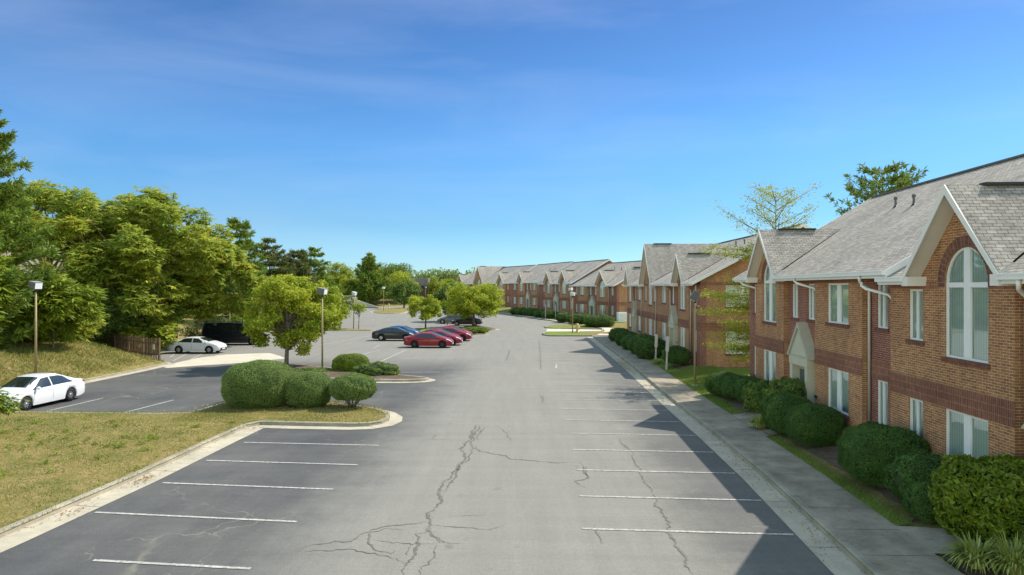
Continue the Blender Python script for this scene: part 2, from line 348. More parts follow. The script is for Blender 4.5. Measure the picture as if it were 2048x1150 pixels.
def cards(c, d, nr, ln, wd, fold=.15):
    """diamond leaf cards: centre c, long dir d, normal nr"""
    d = nrm(d); b = nrm(np.cross(nr, d)); n = nrm(np.cross(d, b))
    ln = np.broadcast_to(ln, (len(c),))[:, None]; wd = np.broadcast_to(wd, (len(c),))[:, None]
    V = np.stack([c-d*ln/2, c+b*wd/2+n*wd*fold, c+d*ln/2-n*ln*.12, c-b*wd/2+n*wd*fold], 1).reshape(-1, 3)
    Fq = np.arange(len(c)*4).reshape(-1, 4); return V, Fq
def randdir(n): return nrm(rng.normal(size=(n, 3)))
def inpoly(x, y, poly):
    ins = False; j = len(poly)-1
    for i in range(len(poly)):
        xi, yi = poly[i]; xj, yj = poly[j]
        if (yi > y) != (yj > y) and x < (xj-xi)*(y-yi)/(yj-yi)+xi: ins = not ins
        j = i
    return ins
# ------------------------------------------------------------------ layout lines
CF = [(5.9, -6), (6.5, 4), (6.85, 9), (7.18, 14.1), (7.65, 20.6), (7.88, 26), (8.05, 32), (8.25, 38), (8.44, 42.6), (8.72, 49.6), (8.95, 58), (9.16, 68.8), (9.5, 80)]
def interp(path, y):
    ys = [p[1] for p in path]; xs = [p[0] for p in path]; return float(np.interp(y, ys, xs))
LFp = [(-13.6, -6), (-12.6, 9), (-11.8, 15.7), (-11.35, 20.5), (-11.1, 25.7), (-10.95, 28.2)]
PEN = [(-10.6, 28.75), (-8.5, 28.5), (-6.6, 28.35), (-5.95, 28.45), (-5.5, 28.9), (-5.32, 29.6), (-5.42, 30.4), (-5.85, 31.3), (-6.9, 32.5), (-9, 33.7), (-12, 34.4), (-13.6, 34.4), (-14.1, 33.8), (-14.5, 30.9)]
LOTL = [(-16, 30.75), (-20, 31.0), (-24, 31.3), (-26.4, 31.8), (-26.5, 36), (-26.2, 41.7), (-25.9, 47), (-25.9, 51.4), (-27, 52.6), (-32.5, 55.5), (-33.2, 60), (-34, 72), (-32.5, 95), (-31.6, 120), (-40, 155), (-50, 193)]
LOTF = [(-40, 197), (-30, 208)]
LOTR = [(-27, 205), (-18, 185), (-9, 165), (-1.1, 147.7), (2.1, 135), (4.8, 124.5), (6.6, 118.7), (9.2, 108), (8.2, 105.3), (5.6, 102.6), (4.7, 99.5), (4.9, 97), (5.6, 96), (12.4, 94), (11.5, 88.4), (4.4, 87.6), (3.8, 85.5), (3.8, 82.5), (4.5, 81.0), (9.5, 80.9)]
LOT = LFp + PEN + LOTL + LOTF + LOTR + list(reversed(CF))
def segdist(px, py, path, closed=False):
    best = 1e9; n = len(path)
    for i in range(n if closed else n-1):
        x0, y0 = path[i]; x1, y1 = path[(i+1) % n]; dx, dy = x1-x0, y1-y0
        t = max(0, min(1, ((px-x0)*dx+(py-y0)*dy)/(dx*dx+dy*dy+1e-9))); best = min(best, math.hypot(px-x0-t*dx, py-y0-t*dy))
    return best
def ss(t): t = max(0, min(1, t)); return t*t*(3-2*t)
def ground(x, y):
    if x > 0 and y < 80.5:
        d = x-interp(CF, max(-6, min(80, y)))
        return .14+.31*ss((d-1.9)/1.8) if d > 0 else .0
    if x > -8 and y >= 80.5 and y < 215:
        if inpoly(x, y, LOT): return 0
        d = segdist(x, y, LOTR); return .14+.35*ss((d-2.2)/3) + .5*ss((y-130)/60)*ss((d-2)/5)
    if inpoly(x, y, LOT): return 0
    if y < 30.9 or (x > -15 and y < 60):
        d = segdist(x, y, LFp+PEN[:4]); return .14+.10*ss(d/3)+.12*ss((d-3)/6)*ss((31-y)/5)
    h = .14
    if x < 0:
        d = segdist(x, y, LOTL)
        if y < 192: h += min(1.7, .38*max(0, d-.3)*ss((y-31.5)/5))
        else: h = .14+min(3.2, .13*(segdist(x, y, [(-50, 193), (-40, 197), (-30, 208), (-27, 205)])))
    if y > 215: h = max(h, .14+ss((y-215)/60)*3.0)
    if y > 300: h += ss((y-300)/260)*2
    return h
# ------------------------------------------------------------------ ground + lot
def cdt_patch(name, poly, m, zoff, step=1.0, holes=(), extra=None, hf=ground):
    pts = [Vector(p) for p in poly]; n = len(pts); edges = [(i, (i+1) % n) for i in range(n)]
    xs = [p[0] for p in poly]; ys = [p[1] for p in poly]
    gx = np.arange(min(xs)+step/2, max(xs), step); gy = np.arange(min(ys)+step/2, max(ys), step)
    for x in gx:
        for y in gy:
            if inpoly(x, y, poly) and segdist(x, y, poly, True) > step*.35: pts.append(Vector((x, y)))
    v, e, f, _, _, _ = delaunay_2d_cdt(pts, edges, [], 1, 1e-4)
    mb = MB(); fs = []
    for t in f:
        cx = sum(v[i][0] for i in t)/3; cy = sum(v[i][1] for i in t)/3
        if inpoly(cx, cy, poly):
            a, b, c = [v[i] for i in t]
            if (b[0]-a[0])*(c[1]-a[1])-(b[1]-a[1])*(c[0]-a[0]) < 0: t = list(t)[::-1]
            fs.append(tuple(t))
    mb.add([(p[0], p[1], hf(p[0], p[1])+zoff) for p in v], fs, True)
    return mb.build(name, m, uv=False)
def land():
    pts = [Vector(p) for p in LOT]; n = len(pts); edges = [(i, (i+1) % n) for i in range(n)]
    pts += [Vector(p) for p in [(-1500, -60), (1500, -60), (1500, 2600), (-1500, 2600)]]; edges += [(n, n+1), (n+1, n+2), (n+2, n+3), (n+3, n)]
    def grid(x0, x1, y0, y1, s, skip=None):
        for x in np.arange(x0, x1, s):
            for y in np.arange(y0, y1, s):
                if skip and skip[0] < x < skip[1] and skip[2] < y < skip[3]: continue
                if inpoly(x, y, LOT) or segdist(x, y, LOT, True) < .45*s: continue
                pts.append(Vector((x+.01*math.sin(y), y)))
    grid(-48, 26, -4, 100, 1.3); grid(-90, 60, -8, 300, 6, (-48, 26, -4, 100)); grid(-800, 800, 0, 900, 45, (-90, 60, -8, 300))
    v, e, f, _, _, _ = delaunay_2d_cdt(pts, edges, [], 0, 1e-4)
    fs = []
    for t in f:
        cx = sum(v[i][0] for i in t)/3; cy = sum(v[i][1] for i in t)/3
        if inpoly(cx, cy, LOT): continue
        a, b, c = [v[i] for i in t]
        if (b[0]-a[0])*(c[1]-a[1])-(b[1]-a[1])*(c[0]-a[0]) < 0: t = list(t)[::-1]
        fs.append(tuple(t))
    lotset = {(round(a, 3), round(b, 3)) for a, b in LOT}
    mb = MB(); mb.add([(p[0], p[1], (.13 if (round(p[0], 3), round(p[1], 3)) in lotset else ground(p[0], p[1])-(.035 if (0 < p[0] < 40 and p[1] < 215) else 0))) for p in v], fs, True)
    struct(mb.build('ground', M_grass, uv=False))
land()
mb = MB()
tris = tessellate_polygon([[Vector((*p, 0)) for p in LOT]])
fs = []
for t in tris:
    a, b, c = [Vector((*LOT[i], 0)) for i in t]; fs.append(t if (b-a).cross(c-a).z > 0 else t[::-1])
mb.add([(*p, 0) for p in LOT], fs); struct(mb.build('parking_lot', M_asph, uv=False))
def offset_path(path, d, closed=False):
    out = []; n = len(path)
    for i, p in enumerate(path):
        a = path[(i-1) % n] if (closed or i > 0) else p; b = path[(i+1) % n] if (closed or i < n-1) else p
        t = Vector((b[0]-a[0], b[1]-a[1])); t.normalize(); out.append((p[0]-t.y*d, p[1]+t.x*d))
    return out
def resample(path, step, closed=False):
    pts = [Vector(p) for p in path]
    if closed: pts.append(pts[0])
    out = []
    for a, b in zip(pts[:-1], pts[1:]):
        L_ = (b-a).length; k = max(1, int(L_/step))
        for i in range(k): out.append(tuple(a.lerp(b, i/k)))
    if not closed: out.append(tuple(pts[-1]))
    return out
def smoothp(path, it=2, closed=False):
    for _ in range(it):
        out = []; n = len(path)
        rngi = range(n if closed else n-1)
        if not closed: out.append(path[0])
        for i in rngi:
            a = path[i]; b = path[(i+1) % n]
            out.append((a[0]*.75+b[0]*.25, a[1]*.75+b[1]*.25)); out.append((a[0]*.25+b[0]*.75, a[1]*.25+b[1]*.75))
        if not closed: out.append(path[-1])
        path = out
    return path
def sweep(path, prof, closed=False):
    """prof: list of (offset to the left of travel, z)"""
    mb = MB(); rows = [offset_path(path, o, closed) for o, z in prof]; n = len(path)
    vs = [(x, y, prof[k][1]) for k, r in enumerate(rows) for x, y in r]; fs = []
    for k in range(len(prof)-1):
        for i in range(n if closed else n-1):
            j = (i+1) % n; fs.append((k*n+i, k*n+j, (k+1)*n+j, (k+1)*n+i))
    mb.add(vs, fs); return mb
KP = [(0.0, -.02), (0.0, .0), (.02, .125), (.035, .15), (.065, .163), (.19, .166), (.215, .15), (.22, .08)]   # kerb face at offset 0, body to one side
def kerb(name, path, side=1, closed=False, pan=.0, joints=True):
    path = resample(path, 1.0, closed)
    k = sweep(path, [(side*o, z) for o, z in KP], closed); o = struct(k.build(name, M_kerb, uv=False))
    if pan:
        p = sweep(path, [(side*.03, .022), (-side*pan*.5, .012), (-side*pan, .009)], closed); struct(p.build('gutter_pan', M_pan, uv=False))
        mb = MB(); q = resample(path, 1.0, closed)
        for i in range(2, len(q)-1, 3):
            a = Vector(q[i]); t = (Vector(q[i+1])-a).normalized(); nn = Vector((-t.y, t.x))*side
            for (s0, s1, zz) in ((.03, .21, .170), (-pan, .0, .024)):
                c0 = a+nn*s0; c1 = a+nn*s1
                w2 = t*.008
                mb.add([(*(c0-w2), zz+(0 if s1 > .1 else -.013)), (*(c0+w2), zz+(0 if s1 > .1 else -.013)), (*(c1+w2), zz), (*(c1-w2), zz)], [(0, 1, 2, 3)])
        struct(mb.build('kerb_joints', M_crack, uv=False))
kerb('kerb', list(reversed(CF)), 1, pan=.66)
kerb('kerb', LFp, 1, pan=.72)
kerb('kerb', [LFp[-1]]+PEN, 1, pan=.55)
kerb('kerb', [PEN[-1]]+LOTL, 1, pan=.5)
kerb('kerb', LOTR, 1, pan=.0)
# islands
def island(poly, m, h=.15, pan=.4, mound=.12, cov=None):
    poly = smoothp(poly, 2, True)
    area = sum(poly[i][0]*poly[(i+1) % len(poly)][1]-poly[(i+1) % len(poly)][0]*poly[i][1] for i in range(len(poly)))
    if area < 0: poly = poly[::-1]
    kerb('kerb', poly, 1, True, pan=pan)
    inner = offset_path(poly, .12)
    hf = lambda x, y: h-.01+mound*ss(segdist(x, y, poly, True)/1.5)
    struct(cdt_patch('island_bed', inner, m, 0, .7, hf=hf))
I1 = [(-5.2, 42.3), (-5.15, 43.0), (-7, 44.2), (-9.5, 45.8), (-13, 48.6), (-17, 50.6), (-18.8, 49.5), (-18.6, 45), (-16.5, 43.5), (-11.2, 42.5), (-8, 41.8), (-6, 41.9)]
I2 = [(-3.4, 83.4), (-3.2, 85.6), (-8, 90), (-12, 95.5), (-14.8, 94), (-12.5, 88), (-7, 83.6)]
I3 = [(-2.0, 92.8), (-2.1, 95), (-5, 100.5), (-7.2, 101), (-6.8, 97), (-4.6, 93.2)]
I4 = [(-18.4, 90.6), (-18.6, 92.4), (-24, 94.2), (-30, 95), (-30.4, 92.5), (-25, 90.6)]
I5 = [(-30.5, 151), (-26, 149.5), (-24, 152), (-25.5, 170), (-27, 187), (-33, 190), (-35, 170)]
for p, m in ((I1, M_mulch), (I2, M_green), (I3, M_mulch), (I4, M_grass), (I5, M_grass)): island(p, m)
# paved and planted strips on the office side
def strip(name, path, a, b, z, m, z2=None):
    q = resample(path, 1.0); mb = MB()
    A = offset_path(q, -a); B = offset_path(q, -b)
    def zz(p): return (z if not callable(z) else z(p))
    n = len(q); mb.add([(x, y, zz((x, y))) for x, y in A]+[(x, y, zz((x, y))) for x, y in B], [(i, n+i, n+i+1, i+1) for i in range(n-1)]); return struct(mb.build(name, m, uv=False))
CFs = [p for p in CF if p[1] <= 80]
strip('sidewalk', CFs, .17, 1.75, .156, M_walk)
mbj = MB()
for y in np.arange(2, 80, 1.55):
    x = interp(CF, y); mbj.add([(x+.21, y-.007, .160), (x+1.75, y-.007-.05, .160), (x+1.75, y+.007-.05, .160), (x+.21, y+.007, .160)], [(0, 1, 2, 3)])
struct(mbj.build('sidewalk_joints', M_crack, uv=False))
gz = lambda p: ground(*p)+.008
def cfp(y, d): return (interp(CF, y)+d, y)
def region(name, y0, y1, d0, d1, m, z=.006):
    ys = np.linspace(y0, y1, max(2, int((y1-y0)/1.5)))
    poly = [cfp(y, d0) for y in ys]+[cfp(y, d1) for y in ys[::-1]]
    return struct(cdt_patch(name, poly, m, z, .55))
region('mulch_bed', 16.3, 25.8, 2.22, 4.6, M_mulch); region('grass_strip', 16.2, 25.8, 1.76, 2.22, M_green, .012)
region('mulch_bed', 30.6, 35.9, 2.3, 4.6, M_mulch); region('grass_strip', 30.4, 36.2, 1.76, 2.3, M_green, .005)
region('green_lawn', 36.2, 45.6, 1.76, 9, M_green, .005)
region('mulch_bed', 44.9, 49.5, 2.6, 4.4, M_mulch, .009); region('green_lawn', 45.6, 78, 1.76, 4.2, M_green, .005)
region('mulch_bed', 56, 74, 2.7, 4.3, M_mulch, .009)
struct(cdt_patch('entry_walk', [cfp(30.3, 1.72), (11.0, 30.2), (11.6, 29.2), (11.5, 26.6), (10.8, 26.0), cfp(25.9, 1.72)], M_walk, .016, .5))
struct(cdt_patch('planter_bed', [(10.0, 28.3), (10.5, 27.6), (10.1, 26.7), (9.75, 27.3)], M_mulch, .022, .4))
struct(cdt_patch('entry_walk', [cfp(16.2, 1.72), (9.9, 15.7), (11.4, 14.6), (11.2, 13.6), (9.6, 14.3), cfp(14.5, 1.72)], M_walk, .014, .5))
struct(cdt_patch('planter_bed', [(9.0, 14.3), (9.6, 14.2), (11.0, 13.5), (11.0, 10.6), (8.9, 10.6)], M_mulch, .010, .4))
struct(cdt_patch('entry_walk', [cfp(53.2, 1.72), (12.6, 53.4), (12.6, 55.0), cfp(54.8, 1.72)], M_walk, .014, .6))
# walk between the two end islands and along the far block
mb = MB(); mb.add([(*p, .006) for p in [(4.4, 87.5), (4.9, 96.3), (12.4, 93.9), (11.5, 88.5)]], [(0, 3, 2, 1)]); struct(mb.build('crosswalk_slab', M_patchc, uv=False))
struct(cdt_patch('far_walk', [(9.9, 80.5), (12, 88.3), (12.5, 94), (9.4, 108), (11, 109), (14, 94), (13.5, 88), (11.3, 80.5)], M_patchc, .02, 1.2, hf=lambda x, y: .15))
FW = [(11.2, 102), (9.2, 108.3), (6.8, 118.7), (5.0, 124.5), (2.3, 135), (-.9, 147.7), (-8.8, 165), (-17.8, 185)]
strip('far_sidewalk', FW, .0, 1.9, .17, M_patchc)
strip('green_lawn', FW, 1.9, 6.5, lambda p: ground(*p)+.02, M_green)
struct(cdt_patch('island_grass', [(4.6, 81.2), (3.95, 82.6), (3.95, 85.4), (4.5, 87.3), (9.4, 87.6), (9.4, 81.2)], M_green, 0, 1, hf=lambda x, y: .155))
struct(cdt_patch('island_grass', [(5.0, 97.2), (5.8, 96.3), (11.6, 94.6), (10.3, 104), (8.4, 105.0), (5.8, 102.3), (4.85, 99.5)], M_green, 0, 1, hf=lambda x, y: .155))
# pale concrete apron in the left lot
ap = [P(*q) for q in [(322, 733), (345, 727), (395, 716), (450, 709), (539, 706), (560, 712), (572, 717), (480, 726), (400, 731), (335, 736)]]
mb = MB(); t = tessellate_polygon([[Vector((*p, 0)) for p in ap]]); fs = []
for q in t:
    a, b, c = [Vector((*ap[i], 0)) for i in q]; fs.append(q if (b-a).cross(c-a).z > 0 else q[::-1])
mb.add([(*p, .0045) for p in ap], fs); struct(mb.build('concrete_apron', M_patchc, uv=False))
# ------------------------------------------------------------------ painted lines
mb = MB()
def gl(a, b, wd=.1, z=.005):
    a = Vector(a); b = Vector(b); t = (b-a).normalized(); n = Vector((-t.y, t.x))*wd/2
    mb.add([(*(a-n), z), (*(b-n), z), (*(b+n), z), (*(a+n), z)], [(0, 1, 2, 3)])
for a, b in [((187, 1121), (501, 1138)), ((190, 1025), (594, 1044)), ((325, 966), (666, 979)), ((412, 921), (716, 930)), ((488, 885), (757, 891))]: gl(P(*a), P(*b), .1, .012)
gl((-10.9, 11.6), (-5.5, 11.2))
for i in range(-3, 23):
    y = 16.0+i*2.72 - (.15 if i > 0 else 0)
    x1 = interp(CF, y)-.72; ln = 4.9; gl((x1, y), (x1-ln, y+.40), .1, .012)
for a, b in [((78, 826), (207, 796)), ((226, 831), (347, 800)), ((341, 714), (350, 707)), ((346, 722), (377, 706)), ((375, 722), (408, 706)), ((420, 715), (445, 707)), ((735, 735), (812, 700)), ((720, 726), (790, 727)), ((765, 745), (880, 744)), ((800, 716), (905, 716)), ((760, 690), (745, 697)), ((1113, 728), (1112, 737)), ((1113, 727), (1134, 727)), ((1118, 738), (1140, 738)), ((640, 690), (760, 668)), ((700, 715), (760, 700))]:
    gl(P(*a), P(*b), .11)
for i in range(12): gl((-30+i*2.8, 120), (-31+i*2.8, 125), .1)
struct(mb.build('parking_lines', M_line, uv=False))
# ------------------------------------------------------------------ sealed cracks
mb = MB()
def crack(pix, wd=.07, jit=.03, z=.0085):
    pts = [Vector(P(*q)) for q in pix]; wd *= .72; jit *= .8; q = resample([tuple(p) for p in pts], .09); q = [(x+.04*math.sin(2.3*y+x*5)+.03*math.sin(6.1*y), y+.03*math.sin(4.1*x)) for x, y in q]
    q = [(x+random.gauss(0, jit), y+random.gauss(0, jit)) for x, y in q]
    n = len(q); A = []; B = []
    for i in range(n):
        a = Vector(q[max(0, i-1)]); b = Vector(q[min(n-1, i+1)]); t = (b-a).normalized(); w2 = wd*random.uniform(.2, .8)*min(1, .2+min(i, n-1-i)*.08)
        A.append((q[i][0]-t.y*w2, q[i][1]+t.x*w2, z)); B.append((q[i][0]+t.y*w2, q[i][1]-t.x*w2, z))
    mb.add(A+B, [(n+i, n+i+1, i+1, i) for i in range(n-1)])
Z = lambda L_: [(500+x/2.926, 850+y/2.926) for x, y in L_]
for L_, wd in [([(1320, 0), (1300, 60), (1275, 95), (1240, 140), (1255, 190), (1225, 240), (1160, 310), (1120, 360), (1100, 400), (1110, 450), (1085, 490), (1040, 520), (1080, 550), (1040, 580), (1060, 640), (1115, 690)], .10),
               ([(1345, 0), (1310, 70), (1290, 110), (1310, 140), (1270, 200), (1235, 240), (1190, 310), (1150, 390)], .07),
               ([(1370, 10), (1320, 90)], .06), ([(960, 85), (1110, 84), (1260, 90)], .035), ([(1060, 82), (1100, 50)], .06),
               ([(1310, 120), (1345, 155), (1420, 170), (1505, 180), (1520, 200), (1650, 210), (1800, 222), (1930, 218)], .05),
               ([(1940, 220), (1975, 310), (1905, 330), (1965, 370)], .05), ([(1450, 5), (1510, 50), (1525, 100)], .03),
               ([(1040, 560), (960, 580), (860, 590), (760, 600), (640, 640), (600, 680), (480, 685), (360, 705), (290, 740)], .05),
               ([(920, 620), (800, 608), (700, 630), (680, 680), (740, 735), (800, 755), (855, 740)], .05), ([(700, 670), (820, 690), (960, 695), (1130, 688)], .035),
               ([(1040, 580), (1150, 592), (1300, 605), (1420, 612), (1480, 585)], .04), ([(1160, 532), (1370, 532), (1385, 512)], .035),
               ([(300, 740), (480, 735), (600, 720), (740, 760), (900, 805)], .045), ([(970, 640), (990, 700), (960, 770), (900, 830), (870, 878)], .11), ([(950, 700), (920, 760)], .09),
               ([(1090, 700), (1060, 790), (985, 878)], .06), ([(1050, 620), (970, 640)], .06), ([(1060, 640), (1130, 690), (1250, 700)], .06)]:
    crack(Z(L_), wd)
Z2 = lambda L_: [(1200+x/3.108, 780+y/3.108) for x, y in L_]
for L_, wd in [([(120, 300), (150, 350), (200, 385)], .07), ([(200, 385), (230, 480), (290, 580), (330, 650)], .04), ([(330, 650), (380, 740), (430, 870), (480, 960), (520, 1060), (580, 1150)], .08)]: crack(Z2(L_), wd)
crack([(1172, 932), (1176, 955)], .06); crack([(1190, 1050), (1200, 1090)], .06); crack([(1083, 790), (1086, 806)], .08); crack([(1078, 680), (1080, 700), (1082, 740)], .06, .02); crack([(1020, 700), (1012, 722)], .06)
struct(mb.build('sealed_cracks', M_crk, uv=False))
# ------------------------------------------------------------------ OFFICE BUILDINGS (local x = inward, local y = along the front, away from camera)
def holed(mb, outer, holes, X, inward=.11, flip=False):
    """outer/holes in (y,z) on plane x=X, facing -x; reveals go to X+inward"""
    loops = [outer]+holes
    flat = [p for l in loops for p in l]
    tr = tessellate_polygon([[Vector((p[0], p[1], 0)) for p in l] for l in loops])
    fs = []
    for t in tr:
        a, b, c = [Vector((*flat[i], 0)) for i in t]
        s = (b-a).cross(c-a).z
        fs.append(t if s < 0 else t[::-1])
    mb.add([(X, y, z) for y, z in flat], fs)
    for h in holes:
        n = len(h); area = sum(h[i][0]*h[(i+1) % n][1]-h[(i+1) % n][0]*h[i][1] for i in range(n))
        vs = [(X, y, z) for y, z in h]+[(X+inward, y, z) for y, z in h]
        for i in range(n):
            j = (i+1) % n; q = (i, j, j+n, i+n)
            mb.add([vs[k] for k in q], [(0, 1, 2, 3) if area > 0 else (3, 2, 1, 0)])
def archpts(yc, z0, zs, r, n=14):
    return [(yc-r, z0), (yc+r, z0)]+[(yc+r*math.cos(math.pi*k/n), zs+r*math.sin(math.pi*k/n)*1.0) for k in range(0, n+1)]
def ringframe(mb, outer, inner, x0, x1):
    n = len(outer)
    vs = [(x0, *p) for p in outer]+[(x0, *p) for p in inner]+[(x1, *p) for p in outer]+[(x1, *p) for p in inner]
    for i in range(n):
        j = (i+1) % n
        mb.add([vs[i], vs[j], vs[n+j], vs[n+i]], [(0, 3, 2, 1)]); mb.add([vs[n+i], vs[n+j], vs[3*n+j], vs[3*n+i]], [(0, 3, 2, 1)])
        mb.add([vs[i], vs[j], vs[2*n+j], vs[2*n+i]], [(0, 1, 2, 3)])
def add_window(root, X, yc, z0, z1, wd, kind, Mx=None):
    T = Mx or Matrix.Identity(4)
    fr = MB(); f = .055; xa, xb = X+.045, X+.105
    if kind == 'arch':
        r = wd/2; zs = z1-r; o = archpts(yc, z0, zs, r); i_ = archpts(yc, z0+f, zs, r-f)
        i_[0] = (yc-r+f, z0+f); i_[1] = (yc+r-f, z0+f); ringframe(fr, o, i_, xa, xb)
        fr.box(xa-.006, xb, yc-.13, yc+.13, z0+f, z1-f*.6); fr.box(xa-.003, xb, yc-r+f, yc-.13, zs-.13, zs+.0); fr.box(xa-.003, xb, yc+.13, yc+r-f, zs-.13, zs+.0)
        pl = archpts(yc, z0+.02, zs, r-.02)
    else:
        y0, y1 = yc-wd/2, yc+wd/2
        ringframe(fr, [(y0, z0), (y1, z0), (y1, z1), (y0, z1)], [(y0+f, z0+f), (y1-f, z0+f), (y1-f, z1-f), (y0+f, z1-f)], xa, xb)
        m2 = .13 if kind == 'double' else .03
        if kind == 'wide': m2 = .18
        fr.box(xa-.004, xb, yc-m2, yc+m2, z0+f, z1-f)
        pl = [(y0+.02, z0+.02), (y1-.02, z0+.02), (y1-.02, z1-.02), (y0+.02, z1-.02)]
    fr.v = [tuple(T @ Vector(v)) for v in fr.v]; fo = fr.build('window', M_white, root)
    for nm, xx, m in (('pane', X+.09, M_glass), ('blind', X+.13, M_blind)):
        b = MB(); b.add([tuple(T @ Vector((xx, y, z))) for y, z in pl], [tuple(reversed(range(len(pl))))]); b.build(nm, m, fo)
    return fo
def building(name, label, origin, ang, depth, rot_sign, units, near_end=None, spouts=(), vents=(), lod=0, back=True, group=None):
    root = empty(name, (origin[0], origin[1], 0), -ang); tag(root, label, 'office building', group)
    wt, wr, sd, sill, gut = MB(), MB(), MB(), MB(), MB()
    def mksill(*a):
        b_ = MB(); b_.box(*a); b_.build('window_sill', M_soldr, root)
    def done(mb_, nm, m_):
        if mb_.v: mb_.build(nm, m_, root)
        mb_.v, mb_.f, mb_.sm = [], [], []
    for u in units:
        dz = u.get('dz', 0); y0, y1 = u['y']; ze = u.get('eave', 6.15)+dz; sl = u.get('slope', .593); xr = u.get('xr', 6.75); oh = .45
        zr = ze+sl*(xr+oh) if 'zr' not in u else u['zr']
        sl = (zr-ze)/(xr+oh)
        zb0, zb1 = 2.85+dz, 3.45+dz
        U = dict(z_lo0=1.32+dz, z_lo1=2.83+dz, z_up0=4.5+dz, z_up1=5.95+dz)
        wtop = ze+.05
        gables = u.get('gables', [])
        for (a, b, kind, feats) in u['panels']:
            X = 0 if kind == 'tan' else .2
            g = [q for q in gables if a-.01 <= q['y'] <= b+.01 and kind == 'tan']
            outer = [(a, -.3), (b, -.3), (b, wtop)]
            for q in g:
                hw = q['hw']-.05; top = q['z']+dz-.17
                outer += [(min(b, q['y']+hw), wtop), (q['y'], top), (max(a, q['y']-hw), wtop)]
            outer.append((a, wtop))
            o2 = [];
            for p in outer:
                if not o2 or (abs(o2[-1][0]-p[0])+abs(o2[-1][1]-p[1])) > 1e-4: o2.append(p)
            holes = []
            for ft in feats:
                k, yc, wd = ft[0], ft[1], ft[2]
                if k == 'D' or k == 'N': rows = [(U['z_lo0'], U['z_lo1']), (U['z_up0'], U['z_up1'])]
                elif k == 'A': rows = [(U['z_lo0'], U['z_lo1'])]
                elif k == 'U': rows = [(U['z_up0'], U['z_up1'])]
                else: rows = []
                for z0, z1 in rows:
                    holes.append([(yc-wd/2, z0), (yc+wd/2, z0), (yc+wd/2, z1), (yc-wd/2, z1)])
                    add_window(root, X, yc, z0, z1, wd, 'double' if wd > 1.2 else 'narrow')
                    mksill(X-.045, X+.05, yc-wd/2-.09, yc+wd/2+.09, z0-.12, z0)
                if k == 'A':
                    z0 = 4.18+dz; z1 = ft[3]+dz
                    holes.append(archpts(yc, z0, z1-wd/2, wd/2)); add_window(root, X, yc, z0, z1, wd, 'arch'); mksill(X-.045, X+.05, yc-wd/2-.09, yc+wd/2+.09, z0-.12, z0)
                    ring = MB(); n = 20; r0, r1 = wd/2+.003, wd/2+.29; zs = z1-wd/2
                    aa = [math.pi*k_/n for k_ in range(n+1)]
                    po = [(yc+r1*math.cos(t), zs+r1*math.sin(t)) for t in aa]+[(yc-r1, zs-.12)]; pi_ = [(yc+r0*math.cos(t), zs+r0*math.sin(t)) for t in aa]+[(yc-r0, zs-.12)]
                    po = [(yc+r1, zs-.12)]+po; pi_ = [(yc+r0, zs-.12)]+pi_
                    for q_ in range(len(po)-1):
                        vs = [(X-.014, *po[q_]), (X-.014, *po[q_+1]), (X-.014, *pi_[q_+1]), (X-.014, *pi_[q_])]
                        ring.add(vs, [(0, 3, 2, 1)]); ring.add([vs[0], vs[1], (X, *po[q_+1]), (X, *po[q_])], [(0, 1, 2, 3)])
                        # raking joint
                        if q_ % 1 == 0:
                            p0 = Vector(po[q_]); p1 = Vector(pi_[q_]); tt = Vector((-(p1-p0).y, (p1-p0).x)).normalized()*.006
                            ring.add([(X-.016, *(p0-tt)), (X-.016, *(p0+tt)), (X-.016, *(p1+tt)), (X-.016, *(p1-tt))], [(0, 1, 2, 3)])
                    me = bpy.data.meshes.new('arch_ring'); me.from_pydata(ring.v, [], ring.f); me.update(); autouv(me)
                    me.materials.append(M_soldr); me.materials.append(M_mortar)
                    for pi2 in range(2, len(me.polygons), 3): me.polygons[pi2].material_index = 1
                    mkobj('arch_ring', me, None, root)
            holed(wt if kind == 'tan' else wr, o2, holes, X)
            # returns
            mbx = wt if kind == 'tan' else None
            if kind == 'tan':
                wt.add([(0, a, -.3), (.22, a, -.3), (.22, a, wtop), (0, a, wtop)], [(0, 1, 2, 3)]); wt.add([(0, b, -.3), (.22, b, -.3), (.22, b, wtop), (0, b, wtop)], [(3, 2, 1, 0)])
            # bands
            e = .0 if kind == 'tan' else 0
            ya = a-(.018 if kind == 'tan' else -.02); yb = b+(.018 if kind == 'tan' else -.02)
            sd.box(X-.018, X+.0, ya, yb, zb0, zb1); done(sd, 'brick_band', M_sold)
            # header band under the eave, broken by arch windows
            segs = [(ya, yb)]
            for ft in feats:
                if ft[0] == 'A': segs = [s for (p, q) in segs for s in ((p, ft[1]-ft[2]/2-.29), (ft[1]+ft[2]/2+.29, q)) if s[1]-s[0] > .05]
            for p, q in segs: sd.box(X-.013, X+.0, p, q, 5.962+dz, min(6.16+dz, ze+.05)); done(sd, 'header_band', M_sold)
            done(wt, 'tan_wall', M_tan); done(wr, 'red_wall', M_red); done(sd, 'brick_band', M_sold)
            for ft in feats:
                if ft[0] == 'P': portal(root, ft[1], ft[2], dz)
        # main roof
        rf = MB(); xe = -oh
        oy0 = y0-(.42 if u.get('end0', True) else .0); oy1 = y1+(.42 if u.get('end1', True) else .0); xb = 2*xr+oh; th = .12
        A = [(xe, oy0, ze), (xe, oy1, ze), (xr, oy1, zr), (xr, oy0, zr)]; B = [(xr, oy0, zr), (xr, oy1, zr), (xb, oy1, ze), (xb, oy0, ze)]
        pl2 = [(xe, oy0)]
        for q in sorted(gables, key=lambda g_: g_['y']):
            xi_ = xe+(q['z']+dz-ze)/sl; pl2 += [(xe, q['y']-q['hw']), (xi_, q['y']), (xe, q['y']+q['hw'])]
        pl2 += [(xe, oy1), (xr, oy1), (xr, oy0)]
